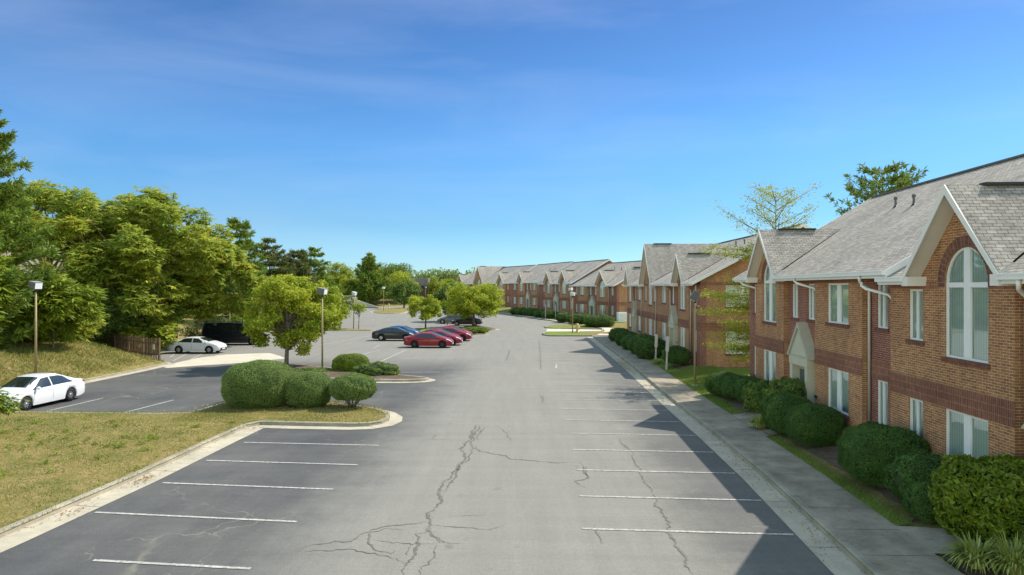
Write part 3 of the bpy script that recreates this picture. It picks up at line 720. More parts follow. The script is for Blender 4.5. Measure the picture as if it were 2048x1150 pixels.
        for t_ in tessellate_polygon([[Vector((*p_, 0)) for p_ in pl2]]):
            a_, b_, c_ = [Vector((*pl2[i_], 0)) for i_ in t_]
            if (b_-a_).cross(c_-a_).z < 0: t_ = t_[::-1]
            rf.add([(pl2[i_][0], pl2[i_][1], ze+(pl2[i_][0]-xe)*sl) for i_ in t_], [(0, 1, 2)])
        rf.add(B, [(3, 2, 1, 0)])
        ro = rf.build('roof', M_roof, root)
        so_ = MB()   # soffit / underside
        ps_ = oy0+.02
        for c0_, c1_ in sorted((q['y']-q['hw'], q['y']+q['hw']) for q in gables)+[(oy1-.02, oy1)]:
            so_.add([(xe+.02, ps_, ze-.10), (xe+.02, c0_, ze-.10), (.25, c0_, ze-.10), (.25, ps_, ze-.10)], [(0, 1, 2, 3)]); ps_ = c1_
        for yy, s in ((oy0, 1), (oy1, -1)):
            so_.add([(xe, yy+s*.02, ze-.16), (xr, yy+s*.02, zr-.16), (xr, yy+s*.44, zr-.16), (xe, yy+s*.44, ze-.16)], [(0, 1, 2, 3)])
            so_.add([(xb, yy+s*.02, ze-.16), (xr, yy+s*.02, zr-.16), (xr, yy+s*.44, zr-.16), (xb, yy+s*.44, ze-.16)], [(0, 1, 2, 3)])
        done(so_, 'soffit', M_soffit)
        rk = MB()
        for yy in (oy0, oy1):
            s = -1 if yy == oy0 else 1; ya, yb = sorted((yy, yy+s*.045))
            for (xa, za, xb_, zb_) in ((xe-.02, ze, xr, zr), (xb, ze, xr, zr)):
                rk.add([(xa, ya, za-.20), (xb_, ya, zb_-.20), (xb_, ya, zb_+.02), (xa, ya, za+.02), (xa, yb, za-.20), (xb_, yb, zb_-.20), (xb_, yb, zb_+.02), (xa, yb, za+.02)],
                       [(0, 1, 2, 3), (7, 6, 5, 4), (3, 2, 6, 7), (0, 4, 5, 1), (0, 3, 7, 4)]); done(rk, 'rake_board', M_white)
        rc = MB(); rc.box(xr-.14, xr+.14, oy0, oy1, zr-.04, zr+.035); rc.build('ridge_cap', M_ridge, ro)
        # gables
        cuts = []
        for q in gables:
            gy, hw, gz_ = q['y'], q['hw'], q['z']+dz; gx = xe-.04
            cuts.append((gy-hw, gy+hw))
            xi = xe+(gz_-ze)/sl
            gr = MB()
            gr.add([(gx, gy-hw, ze+.01), (gx, gy, gz_), (xi, gy, gz_+.01)], [(0, 1, 2)]); gr.add([(gx, gy+hw, ze+.01), (gx, gy, gz_), (xi, gy, gz_+.01)], [(2, 1, 0)])
            gr.v = [(a_, b_, c_+.02) for a_, b_, c_ in gr.v]
            go = gr.build('gable_roof', M_roof, root)
            gb = MB(); dd = Vector((hw, gz_-ze)).normalized(); bt = .165
            for s in (-1, 1):
                p0 = (gy+s*hw, ze+.0); p1 = (gy, gz_+.03)
                dv = Vector((dd.x, dd.y)); pn = Vector((-dv.y, dv.x))
                q0 = (gy+s*(hw-.0), ze-.02-bt*.9); q1 = (gy, gz_+.03-bt/dd.x*1.0)
                f4 = [p0, p1, q1, q0]
                fr_ = [(gx-.03, *p) for p in f4]+[(gx, *p) for p in f4]
                o_ = (0, 3, 2, 1) if s < 0 else (0, 1, 2, 3)
                gb.add(fr_, [o_ if True else o_, (4, 5, 6, 7), (0, 1, 5, 4), (3, 7, 6, 2)])
                gb.add([(gx+.002, gy+s*hw, ze-.02), (gx+.002, gy, gz_-.16), (.0, gy, gz_-.16), (.0, gy+s*hw, ze-.02)], [(0, 1, 2, 3)])
                # cornice return
                ya, yb = sorted((gy+s*(hw+.02), gy+s*(hw-.30))); gb.box(gx-.02, .0, ya, yb, ze-.26, ze+.0)
            gbo = gb.build('gable_trim', M_gtrim, root)
            vt = MB(); vt.box(gx+.9, gx+min(2.6, xi-.3), gy-.13, gy+.13, gz_+.0, gz_+.07); vt.build('ridge_vent', M_dark, go)
        # gutters and fascia
        pos = y0-.42 if u.get('end0', True) else y0
        end = y1+.42 if u.get('end1', True) else y1
        for c0, c1 in sorted(cuts)+[(end, end)]:
            if c0-pos > .1:
                gut.box(xe-.13, xe-.005, pos, c0, ze-.13, ze-.0); gut.box(xe-.15, xe-.13, pos, c0, ze-.03, ze+.005); gut.box(xe-.005, xe+.03, pos, c0, ze-.22, ze-.02); done(gut, 'gutter', M_white)
            pos = c1
        # end walls
        for yy, s, flag in ((y0, -1, u.get('wall0', u.get('end0', True))), (y1, 1, u.get('wall1', u.get('end1', True)))):
            if not flag: continue
            done(wt, 'end_wall', M_tan)
            outer = [(.2, -.3), (2*xr, -.3), (2*xr, ze+.05), (xr, zr-.12), (.2, ze+.05)]
            holes = []
            if s < 0 and near_end and u is units[0]:
                for (xc, wd) in near_end:
                    for z0, z1 in ((U['z_lo0'], U['z_lo1']), (U['z_up0'], U['z_up1'])): holes.append([(xc-wd/2, z0), (xc+wd/2, z0), (xc+wd/2, z1), (xc-wd/2, z1)])
            tmp = MB(); holed(tmp, outer, holes, 0)
            # map plane coords: (x=X depth, y->localx, z) onto y=yy facing s
            def mp(v): return (v[1], yy-s*v[0], v[2])
            wt.add([mp(v) for v in tmp.v], [tuple(f_) if s < 0 else tuple(reversed(f_)) for f_ in tmp.f])
            if s < 0:
                for z0, z1 in ((zb0, zb1), (5.962+dz, 6.16+dz)): sd.box(.185, 2*xr, yy-.018, yy, z0, z1); done(sd, 'brick_band', M_sold)
                wr2 = MB(); wr2.box(.196, .62, yy-.006, yy, -.3, zb0-.01); wr2.build('corner_quoin', M_red, root); wr2 = MB(); wr2.box(.196, .62, yy-.006, yy, zb1+.01, 5.95+dz); wr2.build('corner_quoin', M_red, root)
                if holes:
                    Mx = Matrix(((0, 1, 0, 0), (1, 0, 0, yy), (0, 0, 1, 0), (0, 0, 0, 1)))
                    for (xc, wd) in near_end:
                        for z0, z1 in ((U['z_lo0'], U['z_lo1']), (U['z_up0'], U['z_up1'])):
                            add_window(root, 0, xc, z0, z1, wd, 'wide', Mx); mksill(xc-wd/2-.09, xc+wd/2+.09, yy-.045, yy+.05, z0-.12, z0)
        done(wt, 'end_wall', M_tan); done(sd, 'brick_band', M_sold)
        if back: wr.add([(2*xr, y0, -.3), (2*xr, y1, -.3), (2*xr, y1, ze+.05), (2*xr, y0, ze+.05)], [(0, 1, 2, 3)]); done(wr, 'back_wall', M_red)
    for (y, xw, zt, dirn) in spouts:
        dp = MB(); ze = zt-.1; off = .28*dirn
        dp.tube([(-.5, y-off*2.4, ze-.03), (-.5, y-off*2.4, ze-.14), (-.42, y-off*2, ze-.24), (xw-.14, y-off*.4, ze-.42), (xw-.075, y, ze-.56), (xw-.075, y, .55), (xw-.2, y, .42)], .048, 8)
        dp.build('downspout', M_white, root)
    for (x, y, z) in vents:
        v = MB(); v.tube([(x, y, z-.1), (x, y, z+.38)], .05, 8); v.tube([(x, y, z+.30), (x, y, z+.42)], .075, 8); v.build('vent_pipe', M_lampbox, root)
        v = MB(); v.tube([(x, y, z-.12), (x, y, z+.04)], [.16, .06], 8); v.build('flashing', M_dark, root)
    return root
M_soldr = brick('header_brick', (.20, .085, .06), (.14, .06, .045), (.24, .14, .1), soldier=False, bw=.075, rh=.4)
M_mortar = painted('mortar', (.34, .22, .16), .9); M_gtrim = painted('gable_trim_paint', (.72, .69, .63), .5, .06)
def portal(root, yc, wd, dz):
    p = MB(); xf = -.16; hw = wd/2; z1 = 2.62+dz; z2 = 2.98+dz; za = 4.28+dz
    for s in (-1, 1):
        ya, yb = sorted((yc+s*hw*.86, yc+s*(hw*.86-.28))); p.box(xf, .3, ya, yb, -.2, z1)
    p.box(xf-.02, .3, yc-hw*.9, yc+hw*.9, z1, z2)
    n = [(yc-hw*1.02, z2), (yc+hw*1.02, z2), (yc, za)]
    p.add([(xf+.03, *q) for q in n]+[(.25, *q) for q in n], [(0, 2, 1), (0, 3, 5, 2), (1, 2, 5, 4)])
    po = p.build('entrance_portal', M_cream, root)
    m = MB()
    for s in (-1, 1):
        a = (yc+s*hw*1.09, z2-.03); b = (yc, za+.11); ai = (yc+s*(hw*1.09-.16), z2-.03); bi = (yc, za-.10)
        f4 = [a, b, bi, ai]; vs = [(xf-.05, *q) for q in f4]+[(.26, *q) for q in f4]
        m.add(vs, [(0, 1, 2, 3) if s > 0 else (3, 2, 1, 0), (0, 4, 5, 1), (3, 2, 6, 7)])
    m.box(xf-.04, .2, yc-hw*1.05, yc+hw*1.05, z2-.03, z2+.03)
    m.build('pediment_moulding', M_portal2, po)
    d = MB(); iw = hw*.86-.28
    d.box(.13, .19, yc-iw, yc+iw, .3, z1); d.build('door', M_door, po)
    g = MB(); g.box(.115, .128, yc-iw+.12, yc-.12, .75, z1-.2); g.build('door_glass', M_dglass, po); g = MB(); g.box(.115, .128, yc+.1, yc+iw-.1, .75, z1-.2); g.build('door_glass', M_dglass, po)
    l = MB(); l.box(.02, .14, yc+hw*1.15, yc+hw*1.15+.14, 2.25+dz, 2.6+dz); l.tube([(.08, yc+hw*1.15+.07, 2.6+dz), (.08, yc+hw*1.15+.07, 2.72+dz)], [.09, .01], 6); l.build('wall_lantern', M_dark, root)
    pl = MB(); pl.box(.12, .19, yc+hw*1.08, yc+hw*1.08+.3, 1.45+dz, 2.0+dz); pl.build('name_plaque', M_plaq, root); pl = MB(); pl.box(-.03, -.001, yc-hw*1.2-.22, yc-hw*1.2, 1.5+dz, 1.62+dz); pl.build('name_plaque', M_plaq, root)
M_portal2 = painted('portal_moulding', (.42, .40, .31), .6); M_dglass = mat('door_glass', (.05, .07, .075), .08, .6); M_plaq = painted('plaque', (.02, .03, .09), .35)
# block 1: nearest. tan plane X = 10.5 + .05 Y
a1 = math.atan(.05)
def Y1(Y): return (Y-6.0)/math.cos(a1)
def pan(lst, f): return [(f(b), f(a), k, [(q[0], f(q[1]), q[2])+tuple(q[3:]) for q in ft]) for a, b, k, ft in lst]
near_panels = pan([(20.8, 15.3, 'tan', [('N', 19.4, .75), ('A', 17.1, 1.78, 7.02)]), (15.3, 11.9, 'red', [('P', 13.6, 2.2), ('U', 14.6, .7), ('U', 12.6, .7)]), (11.9, 6.0, 'tan', [('D', 8.5, 1.78)])], Y1)
left_panels = pan([(35.9, 34.2, 'red', [('N', 34.85, .6)]), (34.2, 30.2, 'tan', [('A', 32.1, 1.78, 7.02)]), (30.2, 26.65, 'red', [('P', 28.0, 2.25), ('U', 29.35, .72), ('U', 27.55, .72)]),
                   (26.65, 22.7, 'tan', [('D', 24.6, 1.78)]), (22.7, 20.8, 'red', [('N', 21.75, .7)])], Y1)
b1 = building('brick_office_block', 'nearest brick office block, at the right edge of the photo, with tall arched windows', (10.5+.05*6, 6.0), a1, 14, 1,
    [dict(y=(Y1(6.0), Y1(20.6)), dz=-.2, xr=6.75, eave=6.3, panels=near_panels, gables=[dict(y=Y1(17.1), hw=2.05, z=8.55)], end1=False, wall1=True),
     dict(y=(Y1(20.6), Y1(35.9)), dz=0, xr=6.75, eave=6.3, panels=left_panels, gables=[dict(y=Y1(32.1), hw=2.05, z=8.5)], end0=True, wall0=True)],
    spouts=[(Y1(22.45), .2, 6.3, 1), (Y1(15.1), .2, 6.1, 1), (Y1(20.95), .2, 6.1, -1), (Y1(34.35), .2, 6.3, -1), (Y1(26.8), .2, 6.3, -1)],
    vents=[(5.2-.62, Y1(29.7), 9.35-.05), (5.2-.85, Y1(27.8), 9.2-.05)], group='brick office blocks along the parking lot')
# block 2
a2 = math.atan(.03)
def Y2(Y): return (Y-46.2)/math.cos(a2)
def pan2(lst, f): return [(f(a), f(b), k, [(q[0], f(q[1]), q[2])+tuple(q[3:]) for q in ft]) for a, b, k, ft in lst]
p2a = pan2([(46.2, 48.8, 'red', [('N', 47.6, .6)]), (48.8, 52.3, 'tan', [('A', 50.7, 1.7, 6.85)]), (52.3, 56.0, 'red', [('P', 54.1, 2.2), ('U', 53.1, .7), ('U', 55.1, .7)]), (56.0, 60.9, 'tan', [('D', 57.9, 1.7)])], Y2)
p2b = pan2([(60.9, 69.2, 'tan', [('N', 62.4, .6), ('A', 64.7, 1.8, 7.1), ('N', 67.2, .6)]), (69.2, 73.0, 'tan', [('D', 71.2, 1.5)]), (73.0, 76.0, 'red', [('P', 74.4, 2.0), ('U', 75.2, .6)]), (76.0, 80.6, 'tan', [('A', 78.0, 1.6, 6.8)])], Y2)
b2 = building('brick_office_block', 'middle brick office block behind the slender yellow-leaved tree, plain gable end facing the camera', (11.15+.03*46.2, 46.2), a2, 14, 1,
    [dict(y=(Y2(46.2), Y2(60.9)), xr=6.9, eave=6.15, zr=10.05, panels=p2a, gables=[dict(y=Y2(50.7), hw=1.95, z=8.3)], end1=False),
     dict(y=(Y2(60.9), Y2(80.6)), xr=6.9, eave=6.15, zr=10.06, panels=p2b, gables=[dict(y=Y2(65.2), hw=3.3, z=9.95), dict(y=Y2(78), hw=1.8, z=8.1)], end0=False, wall0=False)],
    near_end=[(3.0, 2.15)], spouts=[(Y2(48.6), .2, 6.15, 1), (Y2(55.9), .2, 6.15, 1), (Y2(69.4), 0, 6.15, 1), (Y2(61.2), 0, 6.15, 1)], vents=[(5.2, Y2(55), 9.1), (5.2, Y2(52.8), 9.1)], group='brick office blocks along the parking lot')
# block 3: turned to the left
a3 = -math.atan2(.319, .948)
f3 = lambda t: t
A_ = pan2([(0, 2.8, 'red', [('N', 1.5, .7)]), (2.8, 7, 'tan', [('A', 4.9, 1.8, 6.9)]), (7, 10.8, 'red', [('P', 8.8, 2.4), ('U', 7.8, .7), ('U', 9.8, .7)]), (10.8, 14.8, 'tan', [('D', 13, 1.8)]), (14.8, 17.2, 'red', [('N', 15.8, .7)])], f3)
B_ = pan2([(17.2, 19, 'red', [('N', 18.2, .7)]), (19, 23.3, 'tan', [('A', 21.3, 1.8, 6.9)]), (23.3, 27.2, 'red', [('P', 25.2, 2.4), ('U', 24.2, .7), ('U', 26.2, .7)]), (27.2, 31.3, 'tan', [('A', 29.3, 1.8, 6.9)]), (31.3, 34, 'red', [('N', 32.3, .7)])], f3)
C_ = pan2([(34, 35.5, 'red', []), (35.5, 39.5, 'tan', [('D', 37.5, 1.8)]), (39.5, 43.5, 'red', [('P', 41.4, 2.4), ('U', 40.4, .7), ('U', 42.4, .7)]), (43.5, 48, 'tan', [('A', 45.9, 1.8, 6.9)]), (48, 54, 'red', [('D', 51, 1.6)])], f3)
b3 = building('brick_office_block', 'long far brick office block with four small gables, turned toward the lot', (16.7, 110), a3, 15, 1,
    [dict(y=(0, 17.2), xr=7.3, eave=6.2, zr=10.4, panels=A_, gables=[dict(y=4.9, hw=2.2, z=8.7)]),
     dict(y=(17.2, 34), dz=.45, xr=7.3, eave=6.2, zr=11.1, panels=B_, gables=[dict(y=21.3, hw=2.1, z=8.6), dict(y=29.3, hw=2.1, z=8.6)]),
     dict(y=(34, 54), dz=.75, xr=7.3, eave=6.2, zr=11.3, panels=C_, gables=[dict(y=45.9, hw=2.2, z=8.6)])],
    near_end=[(3.4, 2.2)], spouts=[(2.7, .2, 6.2, 1), (10.7, .2, 6.2, 1), (27.1, .2, 6.6, 1), (19.0, .2, 6.6, 1), (35.2, .2, 6.9, 1)], vents=[(4.2, 6, 8.9), (4.2, 8.5, 8.9), (4.2, 36, 9.6), (4.2, 39, 9.6)], group='brick office blocks along the parking lot')
a4 = -math.atan2(.42, .907)
D_ = pan2([(0, 2.5, 'red', [('N', 1.4, .7)]), (2.5, 8, 'tan', [('A', 5.4, 1.9, 6.9)]), (8, 12, 'red', [('P', 10, 2.4), ('U', 9, .7), ('U', 11, .7)]), (12, 17, 'tan', [('D', 14.5, 1.8)])], f3)
E_ = pan2([(17, 24, 'tan', [('A', 20.5, 2.0, 7.4)]), (24, 28, 'red', [('N', 26, .7)]), (28, 32, 'tan', [('D', 30, 1.8)]), (32, 38, 'tan', [('A', 35, 1.8, 6.9)])], f3)
b4 = building('brick_office_block', 'farthest brick office block, partly behind the wide lot tree, with one tall gable', (-.6, 172), a4, 15, 1,
    [dict(y=(0, 17), dz=.75, xr=7.3, eave=6.2, zr=11.6, panels=D_, gables=[dict(y=5.4, hw=2.3, z=8.9)]),
     dict(y=(17, 38), dz=.75, xr=7.3, eave=6.2, zr=11.6, panels=E_, gables=[dict(y=20.5, hw=3.6, z=11.0), dict(y=35, hw=2.3, z=9.0)], end0=False, wall0=False)],
    near_end=[(4, 1.6)], spouts=[(8.2, .2, 6.9, 1), (24.2, .2, 6.9, 1)], group='brick office blocks along the parking lot')
# ------------------------------------------------------------------ far buildings, walls, fence
def far_store():
    r = empty('low_shop_building', (-36, 222, 3.2)); tag(r, 'low brown building with ribbed metal fascia roof behind the small lot trees', 'building')
    b = MB(); b.box(-4, 22, 0, 14, -2, 3.6); b.build('wall', painted('brown_wall', (.16, .11, .085), .9), r)
    b = MB(); b.box(-4.6, 9, -1.2, 13, 3.2, 5.6); b.build('fascia_wall', painted('fascia', (.23, .19, .19), .7), r)
    b = MB()
    for i in range(34): b.box(-4.6+i*.4, -4.6+i*.4+.09, -1.3, -1.2, 3.2, 5.7)
    b.build('fascia_rib', painted('fascia_rib', (.42, .36, .36), .6), r)
    b = MB(); b.box(9, 22.4, -.4, 14.4, 3.6, 4.0); b.build('roof_edge', M_white, r)
    b = MB(); b.box(0, 4, -.05, 0, .8, 2.9); b.build('window', M_dglass, r)
far_store()
def warehouse():
    r = empty('warehouse', (-60, 92, 1.5)); tag(r, 'beige warehouse with orange vertical strips showing through the tall trees at the left', 'building')
    b = MB(); b.box(-26, 8, 0, 20, -2, 10.8); b.build('wall', painted('beige_wall', (.62, .52, .40), .8), r)
    b = MB()
    for i in range(10): b.box(-24+i*3.4, -23.4+i*3.4, -.06, 0, -2, 10.4)
    b.build('wall_strip', painted('orange_strip', (.52, .22, .07), .7), r)
    b = MB(); b.box(-26.3, 8.3, -.3, 20.3, 10.8, 11.3); b.build('parapet', M_cream, r)
warehouse()
def retaining():
    r = empty('retaining_wall', (-47, 194.5, 0)); tag(r, 'pale stained concrete retaining wall with a pipe rail at the far end of the lot', 'wall')
    b = MB(); b.box(-4, 2.6, 0, .5, -.2, 2.3); b.prism([(2.6, 0), (9.6, -3.2), (9.9, -2.8), (2.7, .5)], -.2, .3)
    b.v += []; 
    b.add([(2.6, .0, -.2), (9.6, -3.2, -.2), (9.6, -3.2, .3), (2.6, 0, 2.3), (2.6, .4, -.2), (9.7, -2.8, -.2), (9.7, -2.8, .3), (2.6, .4, 2.3)], [(0, 1, 2, 3), (3, 2, 6, 7), (4, 7, 6, 5)])
    b.build('wall', M_wallc, r)
    b = MB()
    for z in (2.9, 3.4): b.tube([(-4, .3, z), (2.4, .3, z)], .05, 6)
    for x in (-4, -2, 0, 2.4): b.tube([(x, .3, 2.2), (x, .3, 3.4)], .05, 6)
    b.build('pipe_rail', M_lens, r)
retaining()
def fence():
    A = Vector((-26.95, 52.3)); B = Vector((-33.4, 57.6)); L_ = (B-A).length; ang = math.atan2(B.y-A.y, B.x-A.x)
    r = empty('picket_fence', (A.x, A.y, .1), ang); tag(r, 'weathered brown wooden fence of uneven pickets under the big spreading tree', 'fence')
    n = 30; b = MB()
    for i in range(n):
        x = .1+i*L_/n; sag = -.0+.75*(x/L_); h = 1.75+random.uniform(-.07, .07)-.35*x/L_
        Mx = Matrix.Translation((x, 0, 0)) @ Matrix.Rotation(R(random.uniform(-2.5, 2.5)), 4, 'Y')
        b.box(-.06, .06, -.03, .0, .05+sag*.5, h+sag*.5, Mx)
    b.build('picket_panel', M_wood, r)
    b = MB()
    for z in (.5, 1.35): b.box(0, L_, .0, .05, z, z+.09)
    b.build('rail', M_wood, r)
    for x in (-.06, 2.8, 5.6, L_): b = MB(); b.box(x-.06, x+.06, .03, .15, -.2, 1.85 if x < 0 else 1.7); b.build('post', M_wood, r)
    s = empty('notice_plate', (-27.15, 53.14, 1.35), ang); tag(s, 'small white notice plate fixed to the end of the wooden fence', 'sign')
    b = MB(); b.box(-.14, .14, .0, .02, -.2, .22); b.build('plate', M_white, s); b = MB(); b.box(-.05, .05, .02, .024, -.07, .06); b.build('mark', M_dark, s)
    s.location = (-27.75, 52.84, 1.2); s.rotation_euler = (0, 0, ang+math.pi)
fence()
# ------------------------------------------------------------------ lamps and posts
def lamp(base, h, label, faces=0, zbase=None, flood=False, pale=False):
    x, y = base; z = ground(x, y) if zbase is None else zbase
    r = empty('parking_lamp', (x, y, z), faces); tag(r, label, 'lamp post', 'square-headed lamp posts of the parking lot')
    b = MB(); b.tube([(0, 0, 0), (0, 0, h-.35)], [.068, .05], 10); p = b.build('pole', M_pole, r)
    b = MB(); b.box(-.14, .14, -.14, .14, -.02, .05); b.build('base_plate', M_wallc, r)
    b = MB(); b.tube([(0, 0, h-.55), (0, 0, h-.3)], .07, 8); b.build('collar', M_dark, r)
    Mx = Matrix.Translation((0, 0, h-.16)) @ Matrix.Rotation(R(9 if not flood else 55), 4, 'Y')
    b = MB(); w_, d_, hh = .27, .25, .2
    vs = [(-w_*.85, -d_*.85, -hh), (w_*.85, -d_*.85, -hh), (w_*.85, d_*.85, -hh), (-w_*.85, d_*.85, -hh), (-w_, -d_, hh), (w_, -d_, hh), (w_, d_, hh), (-w_, d_, hh)]
    b.add([Mx @ Vector(v) for v in vs], [(0, 3, 2, 1), (4, 5, 6, 7), (0, 1, 5, 4), (1, 2, 6, 5), (2, 3, 7, 6), (3, 0, 4, 7)]); hd = b.build('lamp_head', M_palebox if pale else M_lampbox, r)
    b = MB(); b.box(w_*.93, w_*.99, -d_*.8, d_*.8, -hh*.85, hh*.9, Mx); b.build('lens', M_lens, hd)
    b = MB(); b.box(-w_*1.02, w_*1.02, -d_*1.02, d_*1.02, hh, hh+.02, Mx); b.build('lid', M_palebox if pale else M_lid, hd)
    return r
lamp((-12.95, 46.6), 5.55, 'parking lamp rising through the crown of the front island tree, beside the oval lime bush', -.25, .15)
lamp((-27.9, 40.0), 5.45, 'parking lamp on the dry bank behind the nearest white car', -.4)
lamp((-30.4, 73.5), 4.7, 'parking lamp standing behind the black van', -.5)
lamp((-21.5, 92.6), 5.0, 'leaning parking lamp on the narrow grass island beyond the front tree', -.5, .15, pale=True).rotation_euler = (R(1.5), R(3), -.5)
lamp((-30.2, 160.6), 5.7, 'farthest parking lamp, on the grass island near the retaining wall', -.5, .15, pale=True)
lamp((-9.9, 104.5), 5.0, 'parking lamp behind the red cars with the dark head, left of its pair', -2.2, .0)
lamp((-8.4, 101.0), 5.0, 'parking lamp behind the red cars with the pale head, right of its pair', 1.6, .0, pale=True)
lamp((7.6, 85.6), 5.0, 'parking lamp on the grass island beside the yellow hydrant', -.5, .15, pale=True)
lamp((8.9, 103.4), 5.55, 'taller parking lamp on the second grass island, in front of the far office block', 2.4, .15, pale=True)
lamp((10.5, 39.2), 5.3, 'bronze parking lamp on the green lawn in front of the middle office block', 2.9, None, True)
lamp((-26, 205), 5.0, 'tiny parking lamp in front of the low brown building', -.5, 1.0)
def signpost(x, y, h, label, lean=0):
    r = empty('sign_post', (x, y, ground(x, y))); r.rotation_euler = (0, R(lean), R(4)); tag(r, label, 'sign post', 'white wooden sign posts by the office entries')
    b = MB(); b.box(-.05, .05, -.05, .05, -.1, h*.62); b.build('post', M_signp, r); b = MB(); b.box(-.03, .03, -.3, .3, h*.55, h); b.build('sign_board', M_signp, r)
M_signp = painted('sign_paint', (.50, .43, .36), .7, .15)
signpost(10.75, 51.2, 2.15, 'pale edge-on sign by the middle block, between the two round bushes', 2.5); signpost(10.6, 46.9, 2.3, 'pale edge-on sign in front of the low trimmed bush with bare stems', 2.5)
signpost(6.0, 122.5, 2.6, 'white sign post before the far block, left of its pair'); signpost(7.7, 121, 2.6, 'white sign post before the far block, right of its pair')
def hydrant(x, y, label):
    r = empty('fire_hydrant', (x, y, .15)); tag(r, label, 'hydrant', 'yellow fire hydrants'); Mh = painted('hydrant_paint', (.62, .50, .22), .5)
    b = MB(); b.tube([(0, 0, 0), (0, 0, .08), (0, 0, .08), (0, 0, .55), (0, 0, .62), (0, 0, .75), (0, 0, .8)], [.19, .19, .14, .14, .18, .12, .04], 12); b.build('barrel', Mh, r)
    b = MB(); b.tube([(-.24, 0, .45), (.24, 0, .45)], .07, 8); b.tube([(0, 0, .42), (0, -.22, .42)], .09, 8); b.build('outlet', Mh, r)
    r.scale = (1.3, 1.3, 1.4)
hydrant(8.25, 86.0, 'yellow fire hydrant beside a lamp post on the grass island'); hydrant(-34.5, 191.5, 'distant yellow fire hydrant at the foot of the retaining wall')
def acbox():
    x, y = 17.6, 107.2; r = empty('utility_box', (x, y, .3), a3); tag(r, 'white utility cabinet against the end wall of the far office block', 'utility box')
    r.rotation_euler = (0, 0, .32); b = MB(); b.box(-.95, .95, 0, .7, .1, 1.6); b.build('cabinet', M_white, r); b = MB(); b.box(-.75, .75, -.03, 0, .3, 1.4); b.build('cabinet_door', painted('cabinet_door', (.6, .62, .6), .5), r)
    b = MB(); b.tube([(-1.4, 0, 0), (-1.4, 0, 1.2)], .3, 8)
acbox()
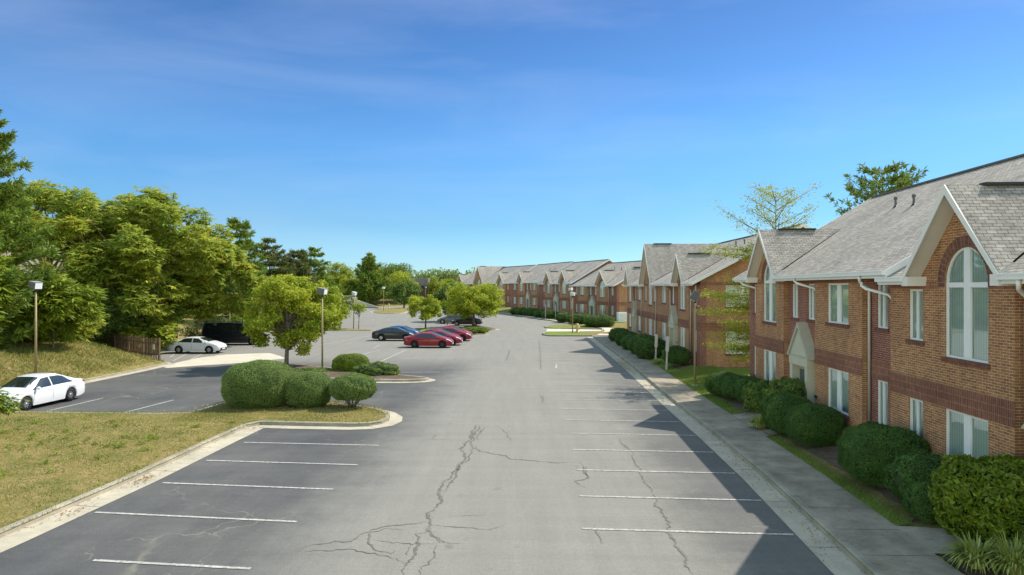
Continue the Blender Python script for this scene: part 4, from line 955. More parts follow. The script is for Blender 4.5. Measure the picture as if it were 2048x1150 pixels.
# ------------------------------------------------------------------ vehicles
def car_paint(name, c, metal=.1): return mat(name, c, .32, .35, metal, .55)
M_tyre = painted('tyre', (.015, .015, .016), .85); M_rim = mat('rim', (.42, .43, .45), .3, .5, .8); M_rimd = mat('dark_rim', (.06, .06, .065), .35, .5, .5)
M_cglass = mat('car_glass', (.012, .017, .018), .04, .9, 0, .6); M_trim = painted('car_trim', (.02, .02, .022), .5); M_hl = mat('headlight', (.72, .75, .78), .1, .6, 0, 1); M_tl = mat('taillight', (.35, .015, .012), .15, .5, 0, 1); M_plate = painted('plate', (.65, .68, .72), .4); M_amber = mat('amber_lamp', (.7, .22, .04), .2)
def build_car(name, label, paint, rim, Ln=4.65, W=1.80, Ht=1.46, kind='sedan', group=None):
    """front at +x. stations from rear to front"""
    root = empty(name, (0, 0, 0)); tag(root, label, 'van' if kind == 'van' else 'car', group)
    hl = Ln/2; rw = .34
    if kind == 'sedan':
        wb = Ln*.58; xf, xrw = hl-.90, hl-.90-wb
        kx = [-hl, -hl+.05, -hl+.18, -hl+.42, -hl+.62, -hl+1.2, -hl+1.75, -.1, .42, 1.38, 1.58, hl-.42, hl-.15, hl-.03, hl]
        zt = [.80, .97, 1.06, 1.09, 1.13, 1.345, Ht-.02, Ht, Ht-.045, 1.06, 1.01, .89, .77, .64, .52]
        belt = [.78, .90, .97, .985, .98, .965, .95, .935, .925, .90, .89, .82, .72, .61, .50]
        wx = [.72, .80, .86, .89, .895, .90, .90, .90, .90, .895, .89, .87, .80, .70, .60]
        cab0, cab1 = -hl+1.0, 1.40
    else:
        wb = Ln*.62; xf, xrw = hl-.85, hl-.85-wb; rw = .36
        kx = [-hl, -hl+.05, -hl+.2, -hl+.5, 0, hl-1.95, hl-1.75, hl-1.05, hl-.75, hl-.3, hl-.05, hl]
        zt = [1.6, Ht-.22, Ht-.06, Ht, Ht, Ht-.01, Ht-.08, 1.38, 1.25, 1.12, .98, .6]
        belt = [1.1, 1.18, 1.2, 1.2, 1.2, 1.2, 1.18, 1.15, 1.10, 1.0, .85, .58]
        wx = [.88, .94, .97, .985, .985, .985, .985, .98, .97, .93, .84, .74]
        cab0, cab1 = -hl+.05, hl-1.0
    sc = W/1.8 if kind == 'sedan' else W/1.97
    xs = sorted(set(list(np.round(np.linspace(-hl, hl, 64), 4))+kx+[xf-rw-.07, xf+rw+.07, xrw-rw-.07, xrw+rw+.07]))
    def zbot(x):
        zb = .20+.10*max(0, (abs(x)-hl+.5)/.5)
        for c in (xf, xrw):
            d = abs(x-c); ra = rw+.055
            if d < ra: zb = max(zb, rw-.02+math.sqrt(ra*ra-d*d))
        return zb
    def sect(x):
        z = float(np.interp(x, kx, zt)); be = min(float(np.interp(x, kx, belt)), z-.02); w_ = float(np.interp(x, kx, wx))*sc; zb = zbot(x)
        cabin = ss((z-be-.10)/.35)
        top_w = w_*(.86*(1-cabin)+(.66 if kind == 'sedan' else .84)*cabin)
        ze_ = be+(z-be)*(.55+.35*cabin)
        zm = max(zb+.01, .55*be+.05)
        return [(w_*.955, zb), (w_*.985, max(zb+.005, .34)), (w_*1.0, max(zm, zb+.01)), (w_*.995, max(be-.10, zb+.015)), (w_*.96, max(be, zb+.02)), (top_w*.5+w_*.96*.5+.008, (be+ze_)/2+.005), (top_w, ze_), (top_w*.88, z-.022), (top_w*.5, z-.004), (0, z)]
    S = [sect(x) for x in xs]; k = len(S[0]); b = MB()
    vs = []
    for x, s in zip(xs, S):
        vs += [(x, -y, z) for y, z in s]+[(x, y, z) for y, z in s[-2::-1]]
    n = 2*k-1; fs = []
    for i in range(len(xs)-1):
        for j in range(n-1): fs.append((i*n+j, (i+1)*n+j, (i+1)*n+j+1, i*n+j+1))
    fs.append(tuple(range(n-1, -1, -1))); fs.append(tuple((len(xs)-1)*n+j for j in range(n)))
    b.add(vs, fs, True); body = b.build('body', paint, root, uv=False)
    # underbody and wheel wells
    b = MB(); b.box(-hl+.25, hl-.25, -W/2*.88, W/2*.88, .22, .62); b.build('underbody', M_trim, root)
    # glass: offset patches of the cabin surface
    def surf(x, u):  # u in section index space (0..k-1), y negative side
        s = sect(x); i = min(int(u), k-2); f_ = u-i; y = s[i][0]*(1-f_)+s[i+1][0]*f_; z = s[i][1]*(1-f_)+s[i+1][1]*f_; return y, z
    def side_glass(x0, x1, u0, u1, nm='side_window', taper0=0, taper1=0):
        m_ = 10
        for s in (-1, 1):
            g = MB(); rows = []
            for i in range(m_+1):
                t = i/m_
                lo = surf(x0+(x1-x0)*t, u0)
                xx = (x0+taper0)+(x1-taper1-x0-taper0)*t; hi = surf(xx, u1); mi = surf((x0+taper0*.5)+(x1-taper1*.5-x0-taper0*.5)*t, (u0+u1)/2)
                rows.append([(x0+(x1-x0)*t, s*(lo[0]+.008), lo[1]), ((x0+taper0*.5)+(x1-taper1*.5-x0-taper0*.5)*t, s*(mi[0]+.010), mi[1]), (xx, s*(hi[0]+.008), hi[1])])
            v_ = [p for r in rows for p in r]; f_ = [(i*3+j, (i+1)*3+j, (i+1)*3+j+1, i*3+j+1) for i in range(m_) for j in range(2)]
            if s > 0: f_ = [q[::-1] for q in f_]
            g.add(v_, f_, True); g.build(nm, M_cglass, root, uv=False)
    def cross_glass(x0, x1, nm):
        g = MB(); rows = []; m_ = 6; us = np.linspace(6.05, k-1, 7)
        for i in range(m_+1):
            x = x0+(x1-x0)*i/m_; r = [(x, -surf(x, u)[0]*.97, surf(x, u)[1]+.012) for u in us]; rows.append(r+[(p[0], -p[1], p[2]) for p in r[-2::-1]])
        q = len(rows[0]); v_ = [p for r in rows for p in r]; f_ = [(i*q+j, (i+1)*q+j, (i+1)*q+j+1, i*q+j+1) for i in range(m_) for j in range(q-1)]
        if x1 < x0: f_ = [t[::-1] for t in f_]
        g.add(v_, f_, True); g.build(nm, M_cglass, root, uv=False)
    if kind == 'sedan':
        side_glass(-hl+.92, -.12, 4.18, 5.8, taper0=.52, taper1=.0); side_glass(-.04, 1.22, 4.18, 5.8, taper0=0, taper1=.78)
        cross_glass(.48, 1.34, 'windscreen'); cross_glass(-hl+.66, -hl+1.5, 'rear_window')
    else:
        for x0, x1 in ((-hl+.25, -hl+1.35), (-hl+1.42, -hl+2.5), (-hl+2.57, -hl+3.5), (hl-2.15, hl-1.35)): side_glass(x0, x1, 4.15, 5.85, taper1=.3 if x1 > hl-1.5 else 0)
        cross_glass(hl-1.70, hl-1.12, 'windscreen')
    # wheels
    for x in (xf, xrw):
        for s in (-1, 1):
            wo_ = MB(); yo = W/2*.985; prof = [(.0, .20), (.02, rw-.01), (.05, rw), (.17, rw), (.20, rw-.03), (.20, .1)]
            m_ = 28; v_ = []
            for i in range(m_):
                a = 2*math.pi*i/m_
                for (d, r_) in prof: v_.append((x+r_*math.cos(a), s*(yo-d), rw+r_*math.sin(a)))
            q = len(prof); f_ = [(i*q+j, i*q+j+1, ((i+1) % m_)*q+j+1, ((i+1) % m_)*q+j) for i in range(m_) for j in range(q-1)]
            if s < 0: f_ = [t[::-1] for t in f_]
            wo_.add(v_, f_, True); wh = wo_.build('wheel', M_tyre, root, uv=False)
            rm = MB(); R0 = rw*.66
            v_ = [(x+R0*math.cos(2*math.pi*i/m_), s*(yo-.075), rw+R0*math.sin(2*math.pi*i/m_)) for i in range(m_)]
            rm.add(v_, [tuple(range(m_)) if s < 0 else tuple(reversed(range(m_)))]); rm.build('rim_disc', M_trim, wh, uv=False)
            rm = MB()
            for i in range(m_):
                a, c = 2*math.pi*i/m_, 2*math.pi*(i+1)/m_
                q4 = [(x+r_*math.cos(t), s*(yo-.01), rw+r_*math.sin(t)) for t in (a, c) for r_ in (R0*.93, R0*1.03)]
                rm.add(q4, [(0, 1, 3, 2)])
            ns = 10 if rim is M_rim else 7
            for i in range(ns):
                a = 2*math.pi*i/ns
                Mx = Matrix.Translation((x, s*(yo-.035), rw)) @ Matrix.Rotation(-a, 4, 'Y'); rm.box(.03, R0*.96, -.018, .018, -.026, .022, Mx)
            rm.tube([(x, s*(yo-.05), rw), (x, s*(yo-.01), rw)], .05, 10); rm.build('rim', rim, wh, uv=False)
    # mirrors, lights, plates, handles, sills
    mxp = .98 if kind == 'sedan' else hl-1.25; mz = float(np.interp(mxp, kx, belt))+.07
    for s in (-1, 1):
        b = MB(); b.tube([(mxp-.04, s*(W/2*.99), mz), (mxp-.01, s*(W/2+.06), mz+.01), (mxp, s*(W/2+.15), mz+.02), (mxp, s*(W/2+.17), mz+.02)], [.04, .075, .075, .03], 8); b.build('mirror', paint, root, uv=False)
    def onbody(x0, x1, u0, u1, nm, m, off=.008, both=True):
        for s in (-1, 1):
            g = MB(); rows = []
            for i in range(6):
                x = x0+(x1-x0)*i/5; rows.append([(x+off*.7*(1 if x > 0 else -1), s*(surf(x, u)[0]+off), surf(x, u)[1]+.004) for u in np.linspace(u0, u1, 5)])
            v_ = [p for r in rows for p in r]; f_ = [(i*5+j, (i+1)*5+j, (i+1)*5+j+1, i*5+j+1) for i in range(5) for j in range(4)]
            if (s > 0) ^ (x1 < x0): f_ = [t[::-1] for t in f_]
            g.add(v_, f_, True); g.build(nm, m, root, uv=False)
    if kind == 'sedan':
        onbody(hl-.50, hl-.03, 3.7, 5.6, 'headlight', M_hl); onbody(-hl+.02, -hl+.32, 3.1, 4.6, 'taillight', M_tl)
    else:
        onbody(hl-.30, hl-.03, 3.3, 4.6, 'headlight', M_hl); onbody(-hl+.01, -hl+.10, 2.9, 5.2, 'taillight', M_tl)
    b = MB(); b.box(hl-.03, hl+.012, -.55, .55, .26, .44); b.build('grille', M_trim, root)
    b = MB(); b.box(hl+.012, hl+.024, -.26, .26, .36, .48); b.build('number_plate', M_plate, root)
    b = MB(); b.box(-hl-.015, -hl+.01, -.26, .26, .62, .76); b.build('number_plate', M_plate, root)
    b = MB()
    for xh in ((-.85, .15) if kind == 'sedan' else (-.3, hl-1.9)):
        yb, zb_ = surf(xh, 3.3)
        for s in (-1, 1): ya, yy = sorted((s*(yb+.0), s*(yb+.025))); b = MB(); b.box(xh-.10, xh+.10, ya, yy, zb_-.03, zb_); b.build('door_handle', paint, root)
    b = MB()
    for xh in ((-1.15, -.08, 1.12) if kind == 'sedan' else (-1.2, .2, hl-1.2)):
        for s in (-1, 1):
            b = MB(); pts = [surf(xh, u) for u in (1, 2, 3, 4)]; v_ = []
            for y, z in pts: v_ += [(xh-.006, s*(y+.002), z), (xh+.006, s*(y+.002), z)]
            f_ = [(2*i, 2*i+1, 2*i+3, 2*i+2) for i in range(3)]
            b.add(v_, f_ if s < 0 else [t[::-1] for t in f_]); b.build('door_seam', M_trim, root)
    return root
W_paint = car_paint('white_paint', (.62, .63, .65), 0); R_paint = car_paint('red_paint', (.25, .004, .012), .1); K_paint = car_paint('black_paint', (.012, .013, .016)); B_paint = car_paint('blue_paint', (.03, .10, .26)); G_paint = car_paint('grey_paint', (.12, .12, .13)); V_paint = car_paint('black_van_paint', (.010, .010, .014))
def setcar(o, x, y, heading): o.location = (x, y, .005); o.rotation_euler = (0, 0, heading); return o
# heading 0 -> front toward +X
c = build_car('sedan_car', 'white sedan parked nosing out at the far left, nearest car in the photo', W_paint, M_rim, 4.9, 1.86, 1.53); setcar(c, -23.5, 33.6, R(-95)); c['group'] = 'white parked sedans'
c = build_car('sedan_car', 'white sedan beside the wooden fence, in front of the black van', car_paint('white_paint_b', (.58, .59, .61), 0), M_rim, 4.7, 1.78, 1.45); setcar(c, -27.9, 60.6, R(-3)); c['group'] = 'white parked sedans'
c = build_car('passenger_van', 'long black passenger van behind the white sedan by the trees', V_paint, M_rimd, 5.9, 2.05, 2.25, 'van'); setcar(c, -28.3, 69.6, R(0))
red = build_car('sedan_car', 'red sedan nearest to the camera, its whole side in view', R_paint, M_rimd, 4.65, 1.80, 1.46, group='row of parked red sedans'); setcar(red, -8.05, 66.3, R(-4))
for i, (x, y, lb) in enumerate([(-7.35, 69.0, 'second red sedan in the row, just behind the front one'), (-7.8, 71.8, 'third red sedan in the row, set back between two others'), (-6.7, 74.6, 'fourth red sedan in the row, its nose farthest forward'), (-6.85, 77.4, 'last red sedan in the row, mostly hidden, nearest the island')]):
    q = copy_tree(red); setcar(q, x, y, R(-4)); q['label'] = lb
bk = build_car('sedan_car', 'black sedan with silver wheels, left of the red cars', K_paint, M_rim); setcar(bk, -12.9, 74.9, R(-3))
bl = build_car('sedan_car', 'blue sedan whose roof shows behind the black sedan', B_paint, M_rim); setcar(bl, -12.7, 78.0, R(-3))
q = copy_tree(bk); setcar(q, -6.9, 104.2, R(176)); q['label'] = 'dark sedan under the wide lot tree, facing left'
gy = build_car('sedan_car', 'grey sedan farthest away, half hidden behind the lamp pair and the dark sedan', G_paint, M_rim); setcar(gy, -9.6, 109.5, R(176))
# ------------------------------------------------------------------ vegetation
def leaves_obj(name, V, Fq, m, parent): return mkobj(name, arrmesh(name, V, Fq), m, parent)
def shell_core(r3, m, parent, name, zc=0, noise_amp=.06, flat=True):
    bm = bmesh.new(); bmesh.ops.create_icosphere(bm, subdivisions=3, radius=1)
    for v in bm.verts:
        n = v.co.normalized(); k = 1+noise_amp*math.sin(5*n.x+3*n.y+zc)*math.cos(4*n.z+2*n.y)
        v.co = Vector((n.x*r3[0]*k, n.y*r3[1]*k, n.z*r3[2]*k+zc))
        if flat and v.co.z < .02: v.co.z = .02
    me = bpy.data.meshes.new(name); bm.to_mesh(me); bm.free()
    for p in me.polygons: p.use_smooth = True
    return mkobj(name, me, m, parent)
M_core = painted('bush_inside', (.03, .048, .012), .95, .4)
def bush(name, label, x, y, r, h, m, n=9000, leaf=.085, group=None, lumps=0, sq=2.3, core=.9, stem=False, jit=.5, ry=None, z0=None, cat='bush', lw=.5, rough=.06, rz=0, zlow=None):
    z = ground(x, y) if z0 is None else z0
    root = empty(name, (x, y, z-.02), rz); tag(root, label, cat, group); ry = ry or r
    base = zlow if zlow is not None else 0.0
    zc = base+(h-base)*.46; rzz = h-zc
    d = randdir(n); # superellipsoid radius
    p = sq; rad = (np.abs(d[:, 0])**p+np.abs(d[:, 1])**p+np.abs(d[:, 2])**p)**(-1/p)
    ph = rng.uniform(0, 6, 6)
    k = 1+rough*(np.sin(6*d[:, 0]+ph[0])*np.cos(5*d[:, 1]+ph[1])+.6*np.sin(11*d[:, 2]+ph[2]+7*d[:, 0])+.5*np.sin(17*d[:, 1]+ph[3])*np.sin(15*d[:, 0]+ph[4]))
    dep = 1-np.abs(rng.normal(size=n))*.045+(rng.uniform(size=n) < .04)*rng.uniform(0, .06, n)
    c = d*(rad*k*dep)[:, None]*np.array([r, ry, rzz]); c[:, 2] += zc
    low = c[:, 2] < base+.03; c[low, 2] = base+.03+rng.uniform(0, .15, low.sum())
    nr = nrm(d/np.array([r, ry, rzz])+rng.normal(size=(n, 3))*jit*.6); dd = nrm(np.cross(nr, rng.normal(size=(n, 3)))+d*.55)
    s = leaf*rng.uniform(.6, 1.3, n); V, Fq = cards(c, dd, nr, s, s*lw)
    leaves_obj('foliage', V, Fq, m, root)
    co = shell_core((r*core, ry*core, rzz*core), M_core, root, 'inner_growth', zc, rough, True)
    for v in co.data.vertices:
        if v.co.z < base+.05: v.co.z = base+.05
    if stem:
        b = MB()
        for i in range(7):
            a = i*.9; b.tube([(0.05*math.cos(a), .05*math.sin(a), 0), (.22*r*math.cos(a), .22*r*math.sin(a), base*.5), (.5*r*math.cos(a), .5*r*math.sin(a), base+.25)], [.045, .035, .02], 6)
        b.build('stem', M_bark2, root, uv=False)
    return root
SB = 'sheared bushes in front of the office blocks'
bush('round_bush', 'largest sheared dome bush on the near island', -12.0, 32.4, 1.62, 2.1, LF_jun, 52000, .06, 'trimmed bushes on the near island', sq=2.5, rough=.025)
bush('round_bush', 'middle sheared bush on the near island, between the largest dome and the bare-stemmed one', -9.6, 32.2, 1.08, 1.62, LF_jun, 27000, .06, 'trimmed bushes on the near island', sq=2.3, rough=.03)
bush('round_bush', 'small umbrella-shaped bush with bare stems showing, on the near island', -7.45, 31.9, 1.05, 1.55, LF_jun, 17000, .07, 'trimmed bushes on the near island', sq=2.2, rough=.05, stem=True, zlow=.36, core=.8)
bush('oval_bush', 'bright lime-green oval bush on the front tree island', -10.85, 46.0, 1.28, 1.35, LF_lime, 20000, .06, 'bushes on the front tree island', sq=2.6, ry=.9, rz=-.2, rough=.03)
bush('spreading_juniper', 'feathery spreading juniper at the pointed end of the front tree island', -8.7, 44.0, 1.35, .95, LF_jun, 7000, .16, 'bushes on the front tree island', sq=2, jit=1.2, rough=.16, ry=.9, lw=.3)
bush('spreading_juniper', 'low juniper mat under the front island lamp', -13.2, 45.6, 1.7, .42, LF_jun, 6000, .15, 'bushes on the front tree island', sq=2, jit=1.2, rough=.18, ry=.9, lw=.3)
bush('spreading_juniper', 'low juniper patch left of the front island trunk', -16.4, 46.2, 1.3, .38, LF_jun, 4000, .15, 'bushes on the front tree island', sq=2, jit=1.2, rough=.18, ry=.8, lw=.3)
bush('laurel_bush', 'broad-leaved yellow-green bush at the bottom right corner', 10.6, 14.95, 1.2, 1.6, LF_laurel, 9500, .15, SB, sq=2.5, jit=.9, rough=.07, core=.84)
bush('yew_bush', 'dark lumpy bush squeezed behind the broad-leaved corner bush', 10.4, 17.15, .85, 1.32, LF_yew, 18000, .058, SB, rough=.08)
bush('yew_bush', 'low dark bush at the mulch edge beside the broad-leaved corner bush', 10.0, 16.4, .5, .95, LF_yew, 9000, .055, SB, rough=.07)
bush('yew_bush', 'big dark green round bush before the lower narrow window of the nearest block', 10.55, 19.4, 1.12, 1.56, LF_yew, 36000, .055, SB, sq=2.6, rough=.04)
bush('yew_bush', 'dark clipped dome bush nearest to the ground floor double window of the nearest block', 10.7, 24.1, .94, 1.38, LF_yew, 24000, .055, SB, sq=2.5, rough=.035)
bush('yew_bush', 'dark clipped dome bush right below the cream entry pediment', 10.6, 26.2, .9, 1.5, LF_yew, 22000, .055, SB, sq=2.4, rough=.05)
bush('leafy_shrub', 'light green loose shrub in front of the cream entry door', 11.1, 27.6, .85, 1.7, LF_box, 6000, .12, SB, jit=1, rough=.13, core=.75)
bush('leafy_shrub', 'mid green loose shrub left of the spiky grass clump by the entry walk', 11.0, 30.2, .72, 1.3, LF_box, 6500, .11, SB, jit=1, rough=.10, core=.8)
bush('yew_bush', 'dark flat-topped bush right end of the hedge by the lawn corner', 11.35, 32.3, .85, 1.15, LF_yew, 8000, .085, SB, rough=.06)
bush('yew_bush', 'dark flat-topped bush in the middle of the hedge by the lawn corner', 11.2, 33.7, .9, 1.12, LF_yew, 8000, .085, SB, rough=.06)
bush('yew_bush', 'dark flat-topped bush at the left end of the hedge by the lawn corner', 11.0, 35.3, .98, 1.15, LF_yew, 9000, .085, SB, rough=.06)
bush('yew_bush', 'trimmed bush with bare lower stems behind the nearer pale sign', 11.45, 47.6, .95, 1.45, LF_yew, 6500, .10, SB, rough=.06, stem=True, zlow=.25, core=.82)
for i, (x, y, r, h, lb) in enumerate([(11.05, 54.5, 1.3, 1.7, 'large round bush behind the farther pale sign'), (11.15, 58.2, 1.25, 1.65, 'bush second from the farther pale sign in the middle block hedge'), (11.1, 62.2, 1.15, 1.4, 'bush third from the farther pale sign in the middle block hedge'), (11.2, 66.5, 1.15, 1.4, 'bush fourth from the farther pale sign in the middle block hedge'), (11.3, 71.5, 1.2, 1.45, 'bush at the far end of the middle block hedge')]):
    bush('yew_bush', lb, x, y, r, h, LF_yew, 5000, .12, SB, rough=.06)
fb = [(1180, 650, 'far block hedge bush below the nearest arched window'), (1198, 650, 'far block hedge bush nearest to the end wall'), (1160, 646, 'far block hedge bush at the foot of the nearest entry'), (1145, 643, 'far block hedge bush left of the nearest entry'), (1122, 640, 'far block bush right of the two white posts'), (1092, 634, 'far block bush behind the left white post'), (1076, 632, 'far block bush just right of the widest dark hedge'), (1060, 629, 'right half of the widest dark hedge at the far block'), (1052, 628, 'left half of the widest dark hedge at the far block'), (1038, 627, 'dark bush next to the last entry of the far block'), (1026, 626, 'dark bush at the left end of the far block')]
for px, py, lb in fb:
    x, y = P(px, py, .5); x += .8; y += 1.2
    bush('yew_bush', lb, x, y, 1.55, 1.55, LF_yew, 2600, .2, SB, rough=.07)
bush('spreading_juniper', 'bright green low plant at the nose of the island by the red cars', -4.6, 85.2, 1.6, .7, LF_lime, 3500, .2, None, jit=1.2, rough=.15, z0=.15)
# spiky grass clumps
def clump(x, y, label, r=.55, h=.45, n=420, z0=None):
    z = ground(x, y) if z0 is None else z0
    root = empty('lilyturf', (x, y, z)); tag(root, label, 'ornamental grass', 'striped grass clumps along the walk')
    a = rng.uniform(0, 2*math.pi, n); L_ = rng.uniform(.6, 1.0, n); r0 = rng.uniform(0, .28, n)*r; V = []; Fq = []
    for i in range(n):
        dx, dy = math.cos(a[i]), math.sin(a[i]); ln = L_[i]; lean = rng.uniform(.45, 1.15); w_ = .015
        pts = []
        for t in (0, .35, .7, 1.0):
            pts.append((dx*(r0[i]+r*lean*ln*t), dy*(r0[i]+r*lean*ln*t), h*ln*(2.1*t-1.7*t*t*lean-.0)))
        for q, (px_, py_, pz_) in enumerate(pts):
            ww = w_*(1, 1, .8, .1)[q]; V += [(px_-dy*ww, py_+dx*ww, pz_+.02), (px_+dy*ww, py_-dx*ww, pz_+.02)]
        b0 = i*8; Fq += [(b0+2*q, b0+2*q+1, b0+2*q+3, b0+2*q+2) for q in range(3)]
    leaves_obj('blades', np.array(V), np.array(Fq), LF_lir, root)
clump(9.95, 27.4, 'striped spiky grass clump in the notch of the entry walk'); clump(9.35, 13.75, 'leftmost striped grass clump at the bottom right corner', .6, .5); clump(9.75, 13.2, 'middle striped grass clump at the bottom right corner', .65, .55); clump(10.35, 13.3, 'rightmost striped grass clump at the bottom right corner', .65, .5)
clump(10.7, 50.3, 'pale grass clump between the sign posts of the middle block', .6, .4, 200); clump(10.75, 69.0, 'pale grass clump at the far end of the middle block walk', .6, .4, 160)
# trees ---------------------------------------------------------------
def limb(mb, a, b, r0, r1, sag=.1, n=5):
    a = Vector(a); b = Vector(b); pts = []; rad = []
    off = Vector((random.uniform(-1, 1), random.uniform(-1, 1), random.uniform(.2, 1)))*sag*(b-a).length
    for i in range(n+1):
        t = i/n; pts.append(a.lerp(b, t)+off*math.sin(math.pi*t)); rad.append(r0*(1-t)+r1*t)
    mb.tube(pts, rad, 6); return pts
def broadleaf(name, label, x, y, h, cr, cz, m, blobs=26, n=14000, leaf=.16, trunk=.16, bark=None, group=None, z0=None, split=1.6, style='leaf', br=.34, cat='tree', seed=1, flat=1.0, offs=(0, 0), lw=.55, fill=.5):
    rs = np.random.default_rng(seed); random.seed(seed)
    z = ground(x, y) if z0 is None else z0
    root = empty(name, (x, y, z-.05)); tag(root, label, cat, group)
    zc = (cz+h)/2; rv = (h-cz)/2
    B = []
    tries = 0
    while len(B) < blobs and tries < 4000:
        tries += 1
        d = rs.normal(size=3); d /= np.linalg.norm(d); rr = rs.uniform(.25, .88)**.6
        rr *= float((abs(d[0])**3+abs(d[1])**3+abs(d[2])**3)**(-1/3))**.7; c = np.array([d[0]*cr*rr+offs[0], d[1]*cr*rr*.95+offs[1], zc+d[2]*rv*rr*flat])
        s = br*cr*rs.uniform(.6, 1.2)
        if all(np.linalg.norm(c-q[0]) > .42*(s+q[1]) for q in B): B.append((c, s))
    tm = MB(); fork = min(split, cz+.3) if split else cz
    nb = len(B); tops = []
    tm.tube([(0, 0, -.1), (0.02, .02, fork*.5), (.05, 0, fork), (.1, .05, zc)], [trunk*1.25, trunk, trunk*.9, trunk*.45], 9)
    for c, s in B:
        st = (0.05, 0, fork+random.uniform(0, max(.1, (zc-fork)*.8))); limb(tm, st, c, trunk*.42*min(1, (40/len(B))**.5), trunk*.06, .08)
    tm.build('trunk', bark or M_bark, root, uv=False)
    tot = sum(s*s for c, s in B); Cs = []; Ds = []; Ns = []
    for c, s in B:
        k = int(n*s*s/tot); d = nrm(rs.normal(size=(k, 3))); rr = 1-np.abs(rs.normal(size=k))*.30
        ph = rs.uniform(0, 6, 3); lump = 1+.22*np.sin(4*d[:, 0]+ph[0])*np.cos(4*d[:, 1]+ph[1])+.15*np.sin(9*d[:, 2]+ph[2])
        Cs.append(c+d*(s*np.clip(rr, .1, 1.1)*lump)[:, None]*np.array([1.12, 1.12, .85])); Ds.append(d)
    Cc = np.concatenate(Cs); D = np.concatenate(Ds); k = len(Cc)
    if style == 'leaf':
        nr = nrm(D*.5+np.array([0, 0, .6])+rs.normal(size=(k, 3))*.65); dd = nrm(np.cross(nr, rs.normal(size=(k, 3)))); sz = leaf*rs.uniform(.6, 1.35, k)
        V, Fq = cards(Cc, dd, nr, sz, sz*lw)
    else:  # drooping compound rosettes: each centre gives 6 long leaflets fans
        K = 7; ang = rs.uniform(0, 2*math.pi, (k, 1))+np.arange(K)[None]*2*math.pi/K
        dr = rs.uniform(-.75, .25, (k, K)); dd = np.stack([np.cos(ang), np.sin(ang), dr], -1)+D[:, None]*.55
        dd = nrm(dd.reshape(-1, 3)); sz = leaf*rs.uniform(.6, 1.3, k*K); c = np.repeat(Cc, K, 0)+dd*sz[:, None]*.5
        nr = nrm(np.array([0, 0, 1.0])+rs.normal(size=(k*K, 3))*.35); V, Fq = cards(c, dd, nr, sz, sz*lw, -.1)
    leaves_obj('crown', V, Fq, m, root); return root
def conifer(name, label, x, y, h, rb, m, n_wh=26, per=7, z0=None, group=None, base=.5, tuft=.34, shape=1.0, dens=1.0, up=.25, seed=1, trunk=.22, cat='tree', ntw=9):
    rs = np.random.default_rng(seed); random.seed(seed)
    z = ground(x, y) if z0 is None else z0; root = empty(name, (x, y, z-.05)); tag(root, label, cat, group)
    tm = MB(); tm.tube([(0, 0, -.1), (0, 0, h*.5), (0, 0, h*.98)], [trunk, trunk*.6, .02], 8)
    Cs = []; Ds = []
    for i in range(n_wh):
        t = (i+rs.uniform(-.3, .3))/n_wh; zz = base+(h-base)*max(0, t); Lm = rb*(1-t)**shape*(.55+.45*min(1, t*6+.5))+.15
        for j in range(per):
            a = rs.uniform(0, 2*math.pi); L_ = Lm*rs.uniform(.62, 1.12); u = up*rs.uniform(.5, 1.4)
            e = np.array([math.cos(a), math.sin(a)])
            tip = (e[0]*L_, e[1]*L_, zz+u*L_*.8)
            if L_ > .5: tm.tube([(0, 0, zz), (e[0]*L_*.5, e[1]*L_*.5, zz+u*L_*.25), tip], [.045, .03, .01], 4, False)
            k = max(4, int(ntw*L_*dens*1.6)); s = rs.uniform(.22, 1.0, k)
            pos = np.stack([e[0]*L_*s, e[1]*L_*s, zz+u*L_*.8*s**1.6], 1)
            wid = .32*L_*(1.05-s)+.12
            side = np.array([-e[1], e[0], 0]); sd = rs.uniform(-1, 1, k)*wid
            pos += side*sd[:, None]; pos[:, 2] += rs.normal(size=k)*.07*L_**.5
            Cs.append(pos); Ds.append(np.array([e[0], e[1], .25])[None]+side[None]*np.sign(sd)[:, None]*.6+rs.normal(size=(k, 3))*.25)
    tm.build('trunk', M_bark, root, uv=False)
    Cc = np.concatenate(Cs); D = nrm(np.concatenate(Ds)); k = len(Cc); K = 4
    dd = nrm(np.repeat(D, K, 0)+rs.normal(size=(k*K, 3))*.55+np.array([0, 0, .25])); sz = tuft*rs.uniform(.6, 1.25, k*K)
    c = np.repeat(Cc, K, 0)+dd*sz[:, None]*.45; nr = nrm(np.array([0, 0, 1.0])+rs.normal(size=(k*K, 3))*.7)
    V, Fq = cards(c, dd, nr, sz, sz*.26, .05); leaves_obj('crown', V, Fq, m, root); return root
# front island tree
broadleaf('maple_tree', 'yellow-green tree on the front island, its crown around a parking lamp', -15.75, 47.6, 6.9, 3.6, .85, LF_maple, 130, 42000, .20, .15, group='lot island trees', z0=.15, seed=3, split=1.6, br=.165, offs=(-.05, 2.0))
broadleaf('maple_tree', 'small round-crowned tree left of the lamp pair behind the red cars', -11.7, 92.3, 4.9, 2.5, 1.25, LF_maple, 46, 9000, .24, .11, group='lot island trees', z0=.15, seed=5, br=.22)
broadleaf('maple_tree', 'widest green lot tree, over the dark sedan behind the red cars', -5.6, 98.8, 6.3, 4.4, 1.3, LF_maple, 90, 19000, .27, .2, group='lot island trees', z0=.15, seed=8, br=.19)
broadleaf('maple_tree', 'darker tree just behind the widest lot tree, to its left', -9.5, 116, 6.6, 4.0, 1.3, LF_box, 50, 10000, .36, .2, group='lot island trees', z0=.1, seed=9, br=.22)
